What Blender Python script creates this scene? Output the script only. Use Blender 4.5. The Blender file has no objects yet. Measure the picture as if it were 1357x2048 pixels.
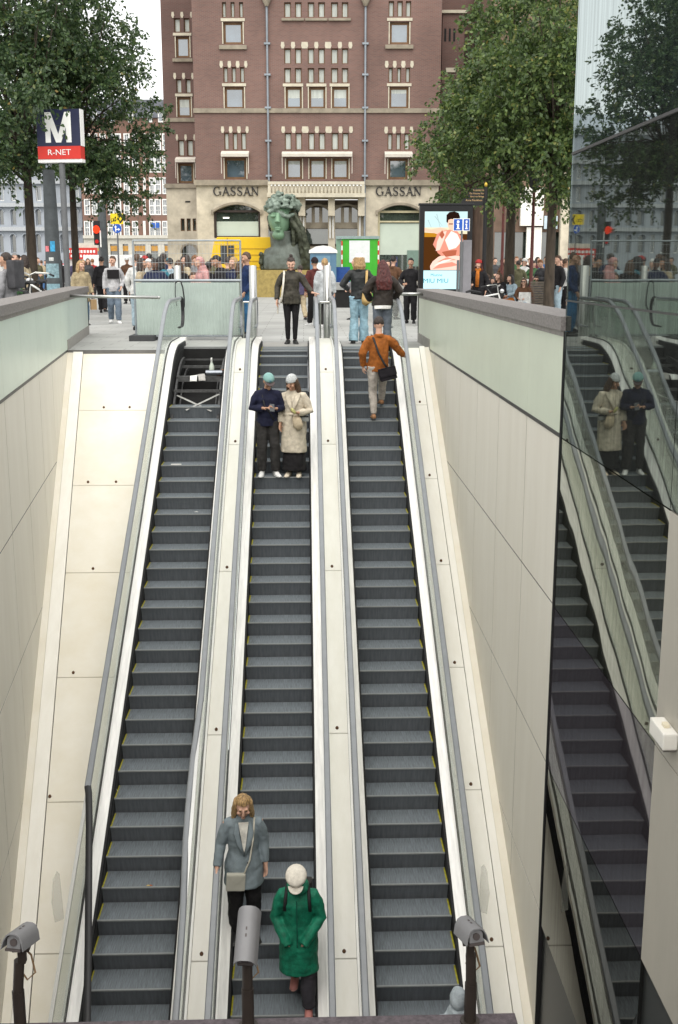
import bpy, bmesh, math, random
import numpy as np
from mathutils import Vector, Matrix, noise
random.seed(7); rng = np.random.default_rng(7)
scene = bpy.context.scene
COL = scene.collection
R = math.radians; PI = math.pi
# ------------------------------------------------------------------ camera maths (pinhole measured from the photograph)
F, PITCH, YAW, CH = 2248.477, 0.2148189, 0.0311595, 1.58
YN, ZN, RISE, RUN = 10.9243, -6.1369, .2025, .350740
T30 = math.tan(R(30))
cp, sp = math.cos(PITCH), math.sin(PITCH)
FW = np.array([math.sin(YAW)*cp, math.cos(YAW)*cp, -sp]); RI = np.array([math.cos(YAW), -math.sin(YAW), 0]); UP = np.cross(RI, FW)
CAM = np.array([0, 0, CH]); FWH = np.array([math.sin(YAW), math.cos(YAW), 0])
def ray(u, v): return FW*F + RI*(u-678.5) - UP*(v-1024)
def at(u, v, Y): d = ray(u, v); return Vector(CAM + d*(Y/d[1]))           # point seen at pixel u,v at world depth Y
def gz(u, v, z=0): d = ray(u, v); return Vector(CAM + d*((z-CH)/d[2]))   # point seen at u,v on level z
def onx(u, v, X): d = ray(u, v); return Vector(CAM + d*(X/d[0]))
def fac(u, v, D): d = ray(u, v); p = d*(D/(d@FWH)); return (p@RI, CH+p[2])  # (s,z) on a plane facing the camera at distance D
# ------------------------------------------------------------------ object helpers
class MB:
    def __init__(s): s.v = []; s.f = []; s.m = []; s.M = Matrix.Identity(4)
    def add(s, vs, fs, mi=0):
        o = len(s.v)
        for p in vs:
            q = s.M @ Vector(p); s.v.append((q.x, q.y, q.z))
        for f in fs: s.f.append(tuple(i+o for i in f)); s.m.append(mi)
    def box(s, x0, x1, y0, y1, z0, z1, mi=0):
        vs = [(x0,y0,z0),(x1,y0,z0),(x1,y1,z0),(x0,y1,z0),(x0,y0,z1),(x1,y0,z1),(x1,y1,z1),(x0,y1,z1)]
        s.add(vs, [(0,3,2,1),(4,5,6,7),(0,1,5,4),(1,2,6,5),(2,3,7,6),(3,0,4,7)], mi)
    def quad(s, a, b, c, d, mi=0): s.add([a,b,c,d], [(0,1,2,3)], mi)
    def prism(s, poly, y0, y1, mi=0):           # poly in (x,z), extruded along y
        n = len(poly); vs = [(x,y0,z) for x,z in poly]+[(x,y1,z) for x,z in poly]
        fs = [tuple(range(n)), tuple(reversed(range(n,2*n)))]+[(i,i+n,(i+1)%n+n,(i+1)%n) for i in range(n)]
        s.add(vs, fs, mi)
    def prismx(s, poly, x0, x1, mi=0):          # poly in (y,z), extruded along x
        n = len(poly); vs = [(x0,y,z) for y,z in poly]+[(x1,y,z) for y,z in poly]
        fs = [tuple(reversed(range(n))), tuple(range(n,2*n))]+[(i,(i+1)%n,(i+1)%n+n,i+n) for i in range(n)]
        s.add(vs, fs, mi)
    def prismz(s, poly, z0, z1, mi=0):          # poly in (x,y), extruded up
        n = len(poly); vs = [(x,y,z0) for x,y in poly]+[(x,y,z1) for x,y in poly]
        fs = [tuple(reversed(range(n))), tuple(range(n,2*n))]+[(i,(i+1)%n,(i+1)%n+n,i+n) for i in range(n)]
        s.add(vs, fs, mi)
    def loft(s, pts, rad, n=10, mi=0, caps=True, side=None):
        pts = [Vector(p) for p in pts]; k = len(pts); rings = []
        ref = Vector(side) if side is not None else None
        prev = None
        for i, p in enumerate(pts):
            t = (pts[min(i+1,k-1)]-pts[max(i-1,0)])
            if t.length < 1e-9: t = Vector((0,0,1))
            t.normalize()
            a = ref if ref is not None else (prev if prev is not None else (Vector((1,0,0)) if abs(t.x) < .9 else Vector((0,1,0))))
            a = (a - t*a.dot(t));
            if a.length < 1e-6: a = t.orthogonal()
            a.normalize(); b = t.cross(a); prev = a
            r = rad[i] if isinstance(rad, (list, tuple)) else rad
            rx, ry = r if isinstance(r, (list, tuple)) else (r, r)
            rings.append([p + a*(rx*math.cos(2*PI*j/n)) + b*(ry*math.sin(2*PI*j/n)) for j in range(n)])
        vs = [q for rg in rings for q in rg]; fs = []
        for i in range(k-1):
            for j in range(n): fs.append((i*n+j, i*n+(j+1)%n, (i+1)*n+(j+1)%n, (i+1)*n+j))
        if caps: fs.append(tuple(reversed(range(n)))); fs.append(tuple((k-1)*n+j for j in range(n)))
        s.add(vs, fs, mi)
    def cyl(s, a, b, r, n=12, mi=0, r2=None): s.loft([a, b], [r, r if r2 is None else r2], n, mi)
    def ball(s, c, r, nu=12, nv=8, mi=0, fn=None):
        rx, ry, rz = r if isinstance(r, (list, tuple)) else (r, r, r); vs = []; fs = []
        for i in range(nv+1):
            th = PI*i/nv
            for j in range(nu):
                ph = 2*PI*j/nu; q = Vector((math.sin(th)*math.cos(ph), math.sin(th)*math.sin(ph), math.cos(th)))
                if fn: q = fn(q)
                vs.append((c[0]+rx*q.x, c[1]+ry*q.y, c[2]+rz*q.z))
        for i in range(nv):
            for j in range(nu): fs.append((i*nu+j, (i+1)*nu+j, (i+1)*nu+(j+1)%nu, i*nu+(j+1)%nu))
        s.add(vs, fs, mi)
    def sweep(s, prof, path, mi=0, close=True):  # prof (x,dz) cross-section, path (y,z): swept with the cross-section kept upright
        n = len(prof); vs = []; fs = []
        for y, z in path:
            for x, dz in prof: vs.append((x, y, z+dz))
        for i in range(len(path)-1):
            for j in range(n if close else n-1):
                fs.append((i*n+j, i*n+(j+1)%n, (i+1)*n+(j+1)%n, (i+1)*n+j))
        if close: fs.append(tuple(range(n))); fs.append(tuple(reversed([(len(path)-1)*n+j for j in range(n)])))
        s.add(vs, fs, mi)
    def build(s, name, mats, parent=None, smooth=False, bevel=0, kind=None, weld=False):
        me = bpy.data.meshes.new(name); me.from_pydata(s.v, [], s.f)
        if not isinstance(mats, (list, tuple)): mats = [mats]
        for m in mats: me.materials.append(m)
        if len(mats) > 1: me.polygons.foreach_set('material_index', s.m)
        bm = bmesh.new(); bm.from_mesh(me)
        if weld: bmesh.ops.remove_doubles(bm, verts=bm.verts, dist=1e-4)
        bmesh.ops.recalc_face_normals(bm, faces=bm.faces)
        if bevel: bmesh.ops.bevel(bm, geom=bm.edges[:], offset=bevel, segments=2, affect='EDGES', profile=.7)
        bm.to_mesh(me); bm.free()
        if smooth:
            me.polygons.foreach_set('use_smooth', [True]*len(me.polygons))
            if smooth != 'all': me.set_sharp_from_angle(angle=R(40))
        return link(name, me, parent, kind)
def link(name, me, parent=None, kind=None):
    o = bpy.data.objects.new(name, me); COL.objects.link(o)
    if parent is not None: o.parent = parent
    if kind: o['kind'] = kind
    return o
def tag(o, label, cat, group=None):
    o['label'] = label; o['category'] = cat
    if group: o['group'] = group
    return o
def thing(name, label, cat, loc=(0,0,0), rz=0, group=None):
    o = bpy.data.objects.new(name, None); COL.objects.link(o); o.empty_display_size = .2
    o.location = loc; o.rotation_euler = (0,0,rz); return tag(o, label, cat, group)
def kids(o): return [c for c in list(COL.objects) if c.parent == o]
def copy_tree(o, ch, parent=None):
    c = o.copy(); COL.objects.link(c)
    if parent is not None: c.parent = parent
    for k in ch.get(o.name, []): copy_tree(k, ch, c)
    return c
def kidmap():
    m = {}
    for o in COL.objects:
        if o.parent is not None: m.setdefault(o.parent.name, []).append(o)
    return m
# ------------------------------------------------------------------ materials
def newmat(name):
    m = bpy.data.materials.new(name); m.use_nodes = True; nt = m.node_tree; nt.nodes.clear()
    out = nt.nodes.new('ShaderNodeOutputMaterial'); return m, nt, out
def srgb(c):
    if isinstance(c, str): c = [int(c[i:i+2],16)/255 for i in (0,2,4)]
    return tuple((x/12.92 if x <= .04045 else ((x+.055)/1.055)**2.4) for x in c)
MC = {}
def mat(name, col, rough=.6, metal=0, var=.12, vs=6.0, bump=0, bs=60.0, spec=.4, stretch=None, col2=None, coat=0, alpha=None):
    if name in MC: return MC[name]
    m, nt, out = newmat(name); N = nt.nodes; L = nt.links
    b = N.new('ShaderNodeBsdfPrincipled'); L.new(b.outputs[0], out.inputs[0])
    c = srgb(col) if isinstance(col, str) else tuple(col)
    b.inputs['Roughness'].default_value = rough; b.inputs['Metallic'].default_value = metal
    b.inputs['Specular IOR Level'].default_value = spec; b.inputs['Coat Weight'].default_value = coat
    tc = N.new('ShaderNodeTexCoord'); src = tc.outputs['Object']
    if stretch:
        mp = N.new('ShaderNodeMapping'); mp.inputs['Scale'].default_value = stretch; L.new(src, mp.inputs[0]); src = mp.outputs[0]
    if var or col2:
        nz = N.new('ShaderNodeTexNoise'); nz.inputs['Scale'].default_value = vs; nz.inputs['Detail'].default_value = 5; nz.inputs['Roughness'].default_value = .65; L.new(src, nz.inputs['Vector'])
        rp = N.new('ShaderNodeValToRGB'); L.new(nz.outputs['Fac'], rp.inputs[0])
        d = srgb(col2) if isinstance(col2, str) else col2
        if d is None: d = tuple(max(0, x*(1-var*1.6)) for x in c); c1 = tuple(min(1, x*(1+var)) for x in c)
        else: c1 = c
        rp.color_ramp.elements[0].position = .3; rp.color_ramp.elements[1].position = .7
        rp.color_ramp.elements[0].color = (*d, 1); rp.color_ramp.elements[1].color = (*c1, 1); L.new(rp.outputs[0], b.inputs['Base Color'])
    else: b.inputs['Base Color'].default_value = (*c, 1)
    if bump:
        n2 = N.new('ShaderNodeTexNoise'); n2.inputs['Scale'].default_value = bs; n2.inputs['Detail'].default_value = 3; L.new(src, n2.inputs['Vector'])
        bp = N.new('ShaderNodeBump'); bp.inputs['Strength'].default_value = min(1, bump); bp.inputs['Distance'].default_value = .02; L.new(n2.outputs['Fac'], bp.inputs['Height']); L.new(bp.outputs[0], b.inputs['Normal'])
    MC[name] = m; return m
def glassmat(name, tint, refl=.12, opac=.0, rough=.02, body=(.5,.6,.55)):
    m, nt, out = newmat(name); N = nt.nodes; L = nt.links
    tr = N.new('ShaderNodeBsdfTransparent'); tr.inputs[0].default_value = (*tint, 1)
    gl = N.new('ShaderNodeBsdfGlossy'); gl.inputs['Roughness'].default_value = rough
    lw = N.new('ShaderNodeLayerWeight'); lw.inputs[0].default_value = .3
    mr = N.new('ShaderNodeMapRange'); mr.inputs[3].default_value = refl*.5; mr.inputs[4].default_value = min(1, refl*4); L.new(lw.outputs['Fresnel'], mr.inputs[0])
    a = tr.outputs[0]
    if opac:
        df = N.new('ShaderNodeBsdfDiffuse'); df.inputs[0].default_value = (*body, 1); x = N.new('ShaderNodeMixShader'); x.inputs[0].default_value = opac
        L.new(a, x.inputs[1]); L.new(df.outputs[0], x.inputs[2]); a = x.outputs[0]
    mx = N.new('ShaderNodeMixShader'); L.new(mr.outputs[0], mx.inputs[0]); L.new(a, mx.inputs[1]); L.new(gl.outputs[0], mx.inputs[2]); L.new(mx.outputs[0], out.inputs[0]); return m
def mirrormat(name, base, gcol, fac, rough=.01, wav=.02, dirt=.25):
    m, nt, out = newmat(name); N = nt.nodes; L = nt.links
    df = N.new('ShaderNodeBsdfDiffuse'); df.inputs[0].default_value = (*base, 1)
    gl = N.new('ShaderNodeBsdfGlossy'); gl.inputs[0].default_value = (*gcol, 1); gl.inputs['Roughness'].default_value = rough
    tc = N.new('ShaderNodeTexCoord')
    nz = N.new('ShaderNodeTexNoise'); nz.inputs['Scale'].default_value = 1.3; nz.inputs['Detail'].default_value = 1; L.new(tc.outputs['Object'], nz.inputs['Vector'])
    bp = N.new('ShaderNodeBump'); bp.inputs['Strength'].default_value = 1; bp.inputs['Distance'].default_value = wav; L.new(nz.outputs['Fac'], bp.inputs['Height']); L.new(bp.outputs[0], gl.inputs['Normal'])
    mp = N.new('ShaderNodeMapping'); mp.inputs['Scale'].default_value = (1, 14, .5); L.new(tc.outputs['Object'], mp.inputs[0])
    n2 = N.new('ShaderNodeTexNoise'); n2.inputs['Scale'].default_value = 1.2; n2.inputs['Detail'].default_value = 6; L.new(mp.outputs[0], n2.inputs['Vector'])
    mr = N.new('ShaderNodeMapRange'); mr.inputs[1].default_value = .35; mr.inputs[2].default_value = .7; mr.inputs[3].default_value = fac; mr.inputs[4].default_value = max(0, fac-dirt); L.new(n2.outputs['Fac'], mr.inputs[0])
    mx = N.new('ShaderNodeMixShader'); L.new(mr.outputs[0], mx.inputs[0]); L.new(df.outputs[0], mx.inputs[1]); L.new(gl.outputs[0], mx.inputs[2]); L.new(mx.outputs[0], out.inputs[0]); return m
def emis(name, col, s=1):
    m, nt, out = newmat(name); e = nt.nodes.new('ShaderNodeEmission'); e.inputs[0].default_value = (*(srgb(col) if isinstance(col, str) else col), 1); e.inputs[1].default_value = s; nt.links.new(e.outputs[0], out.inputs[0]); return m
def brickmat(name, c1, c2, mortar, sc=1.0, bw=.22, bh=.065):
    m, nt, out = newmat(name); N = nt.nodes; L = nt.links; b = N.new('ShaderNodeBsdfPrincipled'); L.new(b.outputs[0], out.inputs[0]); b.inputs['Roughness'].default_value = .85
    tc = N.new('ShaderNodeTexCoord'); sx = N.new('ShaderNodeSeparateXYZ'); cx = N.new('ShaderNodeCombineXYZ'); L.new(tc.outputs['Object'], sx.inputs[0]); ad = N.new('ShaderNodeMath'); ad.operation = 'ADD'
    L.new(sx.outputs[0], ad.inputs[0]); L.new(sx.outputs[1], ad.inputs[1]); L.new(ad.outputs[0], cx.inputs[0]); L.new(sx.outputs[2], cx.inputs[1])
    br = N.new('ShaderNodeTexBrick'); br.inputs['Scale'].default_value = sc; br.inputs['Brick Width'].default_value = bw; br.inputs['Row Height'].default_value = bh; br.inputs['Mortar Size'].default_value = .006*3
    br.inputs['Mortar Smooth'].default_value = .3
    for k, c in (('Color1', c1), ('Color2', c2), ('Mortar', mortar)): br.inputs[k].default_value = (*srgb(c), 1)
    L.new(cx.outputs[0], br.inputs['Vector'])
    nz = N.new('ShaderNodeTexNoise'); nz.inputs['Scale'].default_value = .35; nz.inputs['Detail'].default_value = 8; L.new(tc.outputs['Object'], nz.inputs['Vector'])
    mr = N.new('ShaderNodeMapRange'); mr.inputs[1].default_value = .3; mr.inputs[2].default_value = .7; mr.inputs[3].default_value = .78; mr.inputs[4].default_value = 1.18; L.new(nz.outputs['Fac'], mr.inputs[0])
    mu = N.new('ShaderNodeMixRGB'); mu.blend_type = 'MULTIPLY'; mu.inputs[0].default_value = 1; L.new(br.outputs[0], mu.inputs[1]); L.new(mr.outputs[0], mu.inputs[2]); L.new(mu.outputs[0], b.inputs['Base Color']); return m
# ------------------------------------------------------------------ camera, sky, sun
cd = bpy.data.cameras.new('camera'); co = bpy.data.objects.new('camera', cd); COL.objects.link(co); scene.camera = co
cd.sensor_fit = 'VERTICAL'; cd.sensor_height = 36; cd.lens = F/2048*36; cd.clip_end = 1000; cd.clip_start = .1
co.location = CAM; co.rotation_euler = Matrix((RI, UP, -FW)).transposed().to_euler()
W = bpy.data.worlds.new('World'); scene.world = W; W.use_nodes = True; nt = W.node_tree
sky = nt.nodes.new('ShaderNodeTexSky'); sky.sky_type = 'NISHITA'; sky.sun_disc = False; sky.sun_elevation = R(54); sky.sun_rotation = R(181)
sky.air_density = 1.0; sky.dust_density = 2.0; sky.ozone_density = 1.0
hs = nt.nodes.new('ShaderNodeHueSaturation'); hs.inputs['Saturation'].default_value = .35
mxs = nt.nodes.new('ShaderNodeMixRGB'); mxs.inputs[0].default_value = .72; mxs.inputs[2].default_value = (6.35, 6.3, 6.15, 1)      # thin even cloud over the sky
bgn = nt.nodes['Background']; nt.links.new(sky.outputs[0], hs.inputs['Color']); nt.links.new(hs.outputs[0], mxs.inputs[1]); nt.links.new(mxs.outputs[0], bgn.inputs[0]); bgn.inputs[1].default_value = .15
sd = bpy.data.lights.new('sun', 'SUN'); sd.energy = 1.5; sd.angle = R(70); sd.color = (1, .95, .87); so = bpy.data.objects.new('sun', sd); COL.objects.link(so)
az = R(181); el = R(54)      # overcast glow from behind the camera, high
sdir = Vector((math.sin(az)*math.cos(el), math.cos(az)*math.cos(el), math.sin(el))); so.rotation_euler = sdir.to_track_quat('Z', 'Y').to_euler(); so.location = (0,-10,30)
vs_ = scene.view_settings; vs_.view_transform = 'Standard'; vs_.look = 'None'; vs_.exposure = .86; vs_.gamma = 1
scene.render.engine = 'CYCLES'; scene.cycles.max_bounces = 8; scene.cycles.transparent_max_bounces = 16; scene.cycles.caustics_reflective = False; scene.cycles.caustics_refractive = False
# ================================================================== escalator hall: escalators, infill, walls, pavilion
M_tread = mat('tread_metal', (.18,.205,.224), .55, .2, .30, 4, .25, 40, stretch=(30,1.2,1))
M_riser = mat('riser_metal', (.145,.158,.172), .5, .2, .15, 30, .3, 300, stretch=(1,.1,.1))
M_nose = mat('nose_metal', (.29,.30,.295), .5, .3, .1)
M_yellow = mat('yellow_paint', (.34,.31,.02), .6, 0, .25, 20)
M_steelw = mat('brushed_aluminium', (.85,.84,.81), .38, .15, .10, 3, .05, 80, stretch=(8,.6,1))
M_white = mat('white_panel', (.88,.86,.80), .45, 0, .05, 2.0, .04, 30, stretch=(3,.7,1), col2=(.80,.775,.70))
M_beige = mat('cream_panel', (.80,.77,.69), .55, 0, .07, 1.1, .05, 40, col2=(.72,.67,.55))
M_rust = mat('rust_bolt', (.12,.06,.03), .8, 0, .3, 60)
M_rubber = mat('handrail_rubber', (.21,.225,.24), .35, 0, .08, 4, spec=.55)
M_rubberd = mat('handrail_underside', (.02,.02,.022), .5, 0, .1, 8)
M_black = mat('black_brush', (.012,.012,.013), .7, 0, .1, 20)
M_dark = mat('dark_cavity', (.012,.012,.012), .8, 0, .3, 4)
M_steel = mat('stainless_steel', (.46,.46,.44), .28, .9, .06, 8, .03, 60, stretch=(10,10,.5))
M_profile = mat('dark_profile', (.05,.05,.05), .45, .4, .1)
M_gl = glassmat('balustrade_glass', (.96,.985,.965), .07, .05, body=(.62,.68,.62))
M_granite = mat('granite_coping', (.21,.195,.185), .7, 0, .3, 45, .2, 90)
M_frost = mat('frosted_glass_green', (.57,.66,.575), .35, 0, .035, 1.5, spec=.6)
M_frost2 = mat('frosted_glass_pale', (.58,.63,.51), .35, 0, .035, 1.5, spec=.6)
M_wall = mat('beige_wall_panel', (.72,.69,.61), .5, 0, .05, 2.2, .04, 20, stretch=(1,1,.16), col2=(.655,.62,.535))
M_joint = mat('joint_dark', (.03,.027,.022), .8, 0, .1)
M_pave = None
HW = .4565; RR = 2.6; YI = YN - ZN/T30
YA = YI - RR*math.tan(R(15))*math.cos(R(30)); YB = YI + RR*math.tan(R(15))
def prof(y):
    if y < YA: return ZN + T30*(y-YN)
    if y < YB: return -RR + math.sqrt(RR*RR-(y-YB)**2)
    return 0.0
SA = (YA-YN)/math.cos(R(30)); SB = SA + RR*R(30)
def along(s):
    if s < SA: y = YN + s*math.cos(R(30)); return y, prof(y)
    if s < SB: a = R(30)-(s-SA)/RR; return YB-RR*math.sin(a), -RR+RR*math.cos(a)
    return YB+(s-SB), 0.0
YCOMB = 22.85; Y0 = 8.2
def path(y0=Y0, y1=23.3):
    ys = [y0] + ([YA+(YB-YA)*i/10 for i in range(11)] if y1 > YB else []) + [y1]
    return [(y, prof(y)) for y in ys]
def step_mesh(side):
    b = MB(); h = HW
    pts = [(0.0,0.0),(.405,0.0),(.405,-.05),(.06,-.25),(.035,-.25),(.025,-.17),(.012,-.09),(.002,-.03)]
    b.prismx([(.0,-.018),(.0,0.0),(.375,0.0),(.375,-.03)], -h, h, 0)
    b.prismx([(.003,-.0185),(.370,-.0305),(.370,-.06),(.09,-.30),(.064,-.30),(.060,-.22),(.048,-.16),(.028,-.09),(.010,-.035)], -h+.002, h-.002, 1)
    b.prismx([(-.004,-.012),(-.004,.002),(.018,.002),(.018,-.012)], -h+.001, h-.001, 2)
    x0, x1 = (-h, -h+.019) if side < 0 else (h-.019, h)
    b.box(x0, x1, .0185, .355, -.01, .0035, 3)
    me = bpy.data.meshes.new('step'); me.from_pydata(b.v, [], b.f)
    for m in (M_tread, M_riser, M_nose, M_yellow): me.materials.append(m)
    me.polygons.foreach_set('material_index', b.m)
    bm = bmesh.new(); bm.from_mesh(me); bmesh.ops.recalc_face_normals(bm, faces=bm.faces); bm.to_mesh(me); bm.free(); return me
def hr_prof(x): return [(x-.036,.925),(x-.036,.955),(x-.024,.968),(x+.024,.968),(x+.036,.955),(x+.036,.925)]
def newel(xc, ycen, b, r=.30, zc=None, n=10, mi=0):      # rubber going round the newel end
    zc = .95 - r
    pts = [(xc, ycen+r*math.sin(a), zc+r*math.cos(a)) for a in [PI*i/n for i in range(n+1)]]
    pts += [(xc, ycen-.5, zc-r)]
    b.loft(pts, [(.037,.02)]*len(pts), 8, mi, side=(1,0,0))
def escalator(c, off, label, yside, n0, n1, hole=None, rails=('full','full')):
    t = thing('escalator', label, 'escalator', (c, YN, ZN), 0, 'escalators side by side'); inv = Vector((-c, -YN, -ZN))
    def part(b, name, m, **k):
        o = b.build(name, m, t, **k); o.data.transform(Matrix.Translation(inv)); return o
    me = step_mesh(yside)
    for i in range(n0, n1):
        y, z = along((i+off)*.405)
        if y > YCOMB - .02: break
        o = link('step', me, t); o.location = Vector((c, y, z)) + inv
    for sd in (-1, 1):
        pth = path()
        def X(a): return c + sd*(HW+a)
        b = MB(); b.sweep([(X(.004),-.28),(X(.004),.085),(X(.028),.10),(X(.028),-.28)], pth); part(b, 'skirt', M_black)
        b = MB(); b.sweep([(X(.0285),.06),(X(.0285),.112),(X(.128),.155),(X(.15),.155),(X(.15),.06)], path(Y0, 23.55)); part(b, 'inner_deck', M_steelw)
        b = MB(); b.sweep([(X(.151),.06),(X(.151),.175),(X(.158),.175),(X(.158),.06)], path(Y0,23.5)); part(b, 'glass_seal', M_profile)
        b = MB(); b.sweep([(X(.178),.06),(X(.178),.165),(X(.205),.165),(X(.205),.06)], path(Y0,23.55)); part(b, 'outer_deck', M_steelw)
        # rounded end of the deck at the landing
        b = MB(); xa, xb = sorted((X(.029), X(.205)))
        b.prismx([(23.551,.0),(23.551,.156),(23.75,.150),(23.86,.12),(23.92,.06),(23.93,.0)], xa, xb); part(b, 'deck_end', M_steelw, bevel=.01)
        b = MB(); xa, xb = sorted((X(.160), X(.176)))
        b.sweep([(xa,.12),(xa,.90),(xb,.90),(xb,.12)], path(Y0, 23.9)); part(b, 'glass_balustrade', M_gl)
        b = MB(); b.sweep([(X(.148),.895),(X(.148),.922),(X(.188),.922),(X(.188),.895)], path(Y0, 24.0)); part(b, 'handrail_guide', M_steel)
        kind = rails[0 if sd < 0 else 1]; xc = X(.168)
        b = MB()
        if kind == 'full':
            b.sweep(hr_prof(xc), path(Y0, 24.15)); newel(xc, 24.15, b); part(b, 'handrail', M_rubber)
        elif kind == 'hang':    # slipped off its guide: lies on the guide at the top, then droops over the balustrade
            b.sweep(hr_prof(xc), path(12.30, 23.9)); part(b, 'handrail', M_rubber)
            b = MB(); e = Vector((xc, 12.32, prof(12.32)+.945))
            q = [e, at(178,1588,12.15), at(179,1650,11.9), at(178,1745,11.5), at(177,1890,10.85), at(174,2060,10.1)]
            b.loft(q, [(.04,.018)]*len(q), 8, 0, side=(1,0,0)); part(b, 'drooping_handrail', M_rubberd, smooth=True)
            b = MB(); newel(xc, 24.15, b, mi=0); part(b, 'newel_rubber', M_rubberd)
        else:                   # bulges inward low down
            b.sweep(hr_prof(xc), path(13.4, 24.15)); newel(xc, 24.15, b); part(b, 'handrail', M_rubber)
            b = MB(); ys = [13.45, 13.1, 12.7, 12.2, 11.7, 11.3, 10.9, 10.2, Y0]; dx = [0, .02, .045, .055, .05, .03, .01, 0, 0]; dz = [.95,.93,.91,.90,.91,.93,.95,.95,.95]
            q = [(xc-dx[i], ys[i], prof(ys[i])+dz[i]) for i in range(len(ys))]
            b.loft(q, [(.036,.02)]*len(q), 8, 0, side=(1,0,0)); part(b, 'sagging_handrail', M_rubber, smooth=True)
    b = MB(); b.box(c-HW+.0, c+HW, YCOMB, YCOMB+.16, -.03, .006); part(b, 'comb_plate', M_nose)
    b = MB(); b.box(c-HW-.02, c+HW+.02, YCOMB+.165, 24.35, -.02, .005); part(b, 'landing_plate', mat('landing_metal', (.42,.42,.40), .5, .3, .1, 3))
    b = MB(); b.box(c-HW-.5, c+HW+.5, Y0, 22.9, -9.6, -9.5)
    b.sweep([(c-HW-.15,-.95),(c-HW-.15,-.9),(c+HW+.15,-.9),(c+HW+.15,-.95)], path(Y0, 22.84)); part(b, 'truss_pan', M_dark)
    if hole:
        b = MB()
        for sd in (-1, 1):
            x0 = c+sd*(HW+.0); b.sweep([(x0-.006,-.92),(x0-.006,-.02),(x0+.003,-.02),(x0+.003,-.92)], path(Y0, 22.84))
        b.box(c-HW, c+HW, 22.83, 22.848, -1.2, -.03); part(b, 'pit_lining', M_dark)
        return t, part
    return t, part
CL, CMID, CR = -1.9485, -.378, 1.2075
escL, partL = escalator(CL, .04, 'left escalator, stopped for repair, upper steps removed and handrail hanging loose', -1, -4, 27, True, ('hang', 'sag'))
escM, _ = escalator(CMID, .26, 'middle escalator carrying four people downwards', -1, -4, 60)
escR, _ = escalator(CR, .0, 'right escalator with yellow step edges, man in orange jacket climbing it', 1, -4, 60)
# things inside the opened top of the left escalator
M_iron = mat('grey_iron', (.10,.10,.10), .5, .5, .3, 12); M_galv = mat('galvanised', (.38,.38,.36), .5, .5, .2, 10)
def rel(y, dz): return prof(y)+dz
b = MB(); h = HW-.03
for ya, yb, dz, th in ((20.58,20.62,-.10,.05),(21.05,21.20,-.22,.10),(21.85,21.9,-.3,.05),(22.3,22.34,-.22,.03)):
    b.box(CL-h, CL+h, ya, yb, rel(ya,dz), rel(ya,dz)+th)
for sd in (-1,1):
    x = CL+sd*(h-.02); b.sweep([(x-.018,-.28),(x-.018,-.16),(x+.018,-.16),(x+.018,-.28)], path(19.9, 22.4))
    x = CL+sd*(h-.10); b.sweep([(x-.01,-.42),(x-.01,-.36),(x+.01,-.36),(x+.01,-.42)], path(19.9, 22.4))
partL(b, 'track_frame', M_iron)
b = MB()
for x0, x1 in ((-.36,.30),(.40,-.16)):
    p = [Vector((CL+x0, 20.55, rel(20.55,-.13))), Vector((CL+x1, 20.02, rel(20.02,-.05)))] if x0 < 0 else [Vector((CL+x0, 20.55, rel(20.55,-.11))), Vector((CL+x1, 20.02, rel(20.02,-.03)))]
    b.loft(p, [(.022,.006)]*2, 4, 0)
partL(b, 'cross_brace', M_galv)
b = MB(); b.cyl((CL+.12,21.12,rel(21.1,-.085)), (CL+h,21.12,rel(21.1,-.085)), .05, 12); partL(b, 'roller_shaft', mat('steel_roller', (.25,.27,.3), .35, .8, .1), smooth=True)
zs = rel(21.13,-.118)
sb = thing('spray_bottle', 'clear plastic spray bottle standing in the opened escalator', 'bottle', (at(424,735,21.28).x, 21.28, rel(21.05,-.12)))
b = MB(); b.loft([(0,0,0),(0,0,.03),(0,0,.16),(0,0,.21),(0,0,.25)], [.044,.048,.047,.03,.015], 14); b.build('bottle_body', mat('cloudy_plastic', (.62,.68,.60), .3, 0, .08), sb, smooth=True)
b = MB(); b.loft([(0,0,.25),(0,0,.285)], [.018,.018], 10); b.prismx([(-.075,.285),(-.075,.315),(.035,.325),(.04,.285)], -.013, .013); b.loft([(0,-.04,.285),(0,-.05,.24)], [.006,.005], 6); b.build('trigger_head', mat('white_plastic', (.75,.75,.72), .4, 0, .03), sb, bevel=.002)
def cloth_patch(name, label, cat, p, w, h, m, rz=0):
    b = MB(); n = 7; vs = []; fs = []
    for i in range(n):
        for j in range(n):
            x = (i/(n-1)-.5)*w; y = (j/(n-1)-.5)*h; q = noise.noise(Vector((x*9+p[0], y*9, 3.1)))
            vs.append((x+.01*q, y-.3*abs(y)*0, .02*q - .9*max(0, -y-.02)))
    for i in range(n-1):
        for j in range(n-1): fs.append((i*n+j, (i+1)*n+j, (i+1)*n+j+1, i*n+j+1))
    b.add(vs, fs); o = b.build(name, m, None, smooth='all'); o.location = p; o.rotation_euler = (0,0,rz)
    md = o.modifiers.new('s', 'SOLIDIFY'); md.thickness = .008; return tag(o, label, cat)
cloth_patch('work_glove', 'white work glove draped over the frame of the opened escalator', 'glove', (at(388,742,21.0).x, 20.98, rel(21.05,-.10)), .13, .24, mat('white_cloth', (.72,.72,.70), .9, 0, .1, 20))
cloth_patch('cleaning_rag', 'grey rag draped beside a white glove on the escalator frame', 'rag', (at(404,738,21.1).x, 21.04, rel(21.05,-.085)), .13, .27, mat('grey_cloth', (.40,.39,.37), .9, 0, .15, 20), .15)
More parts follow.
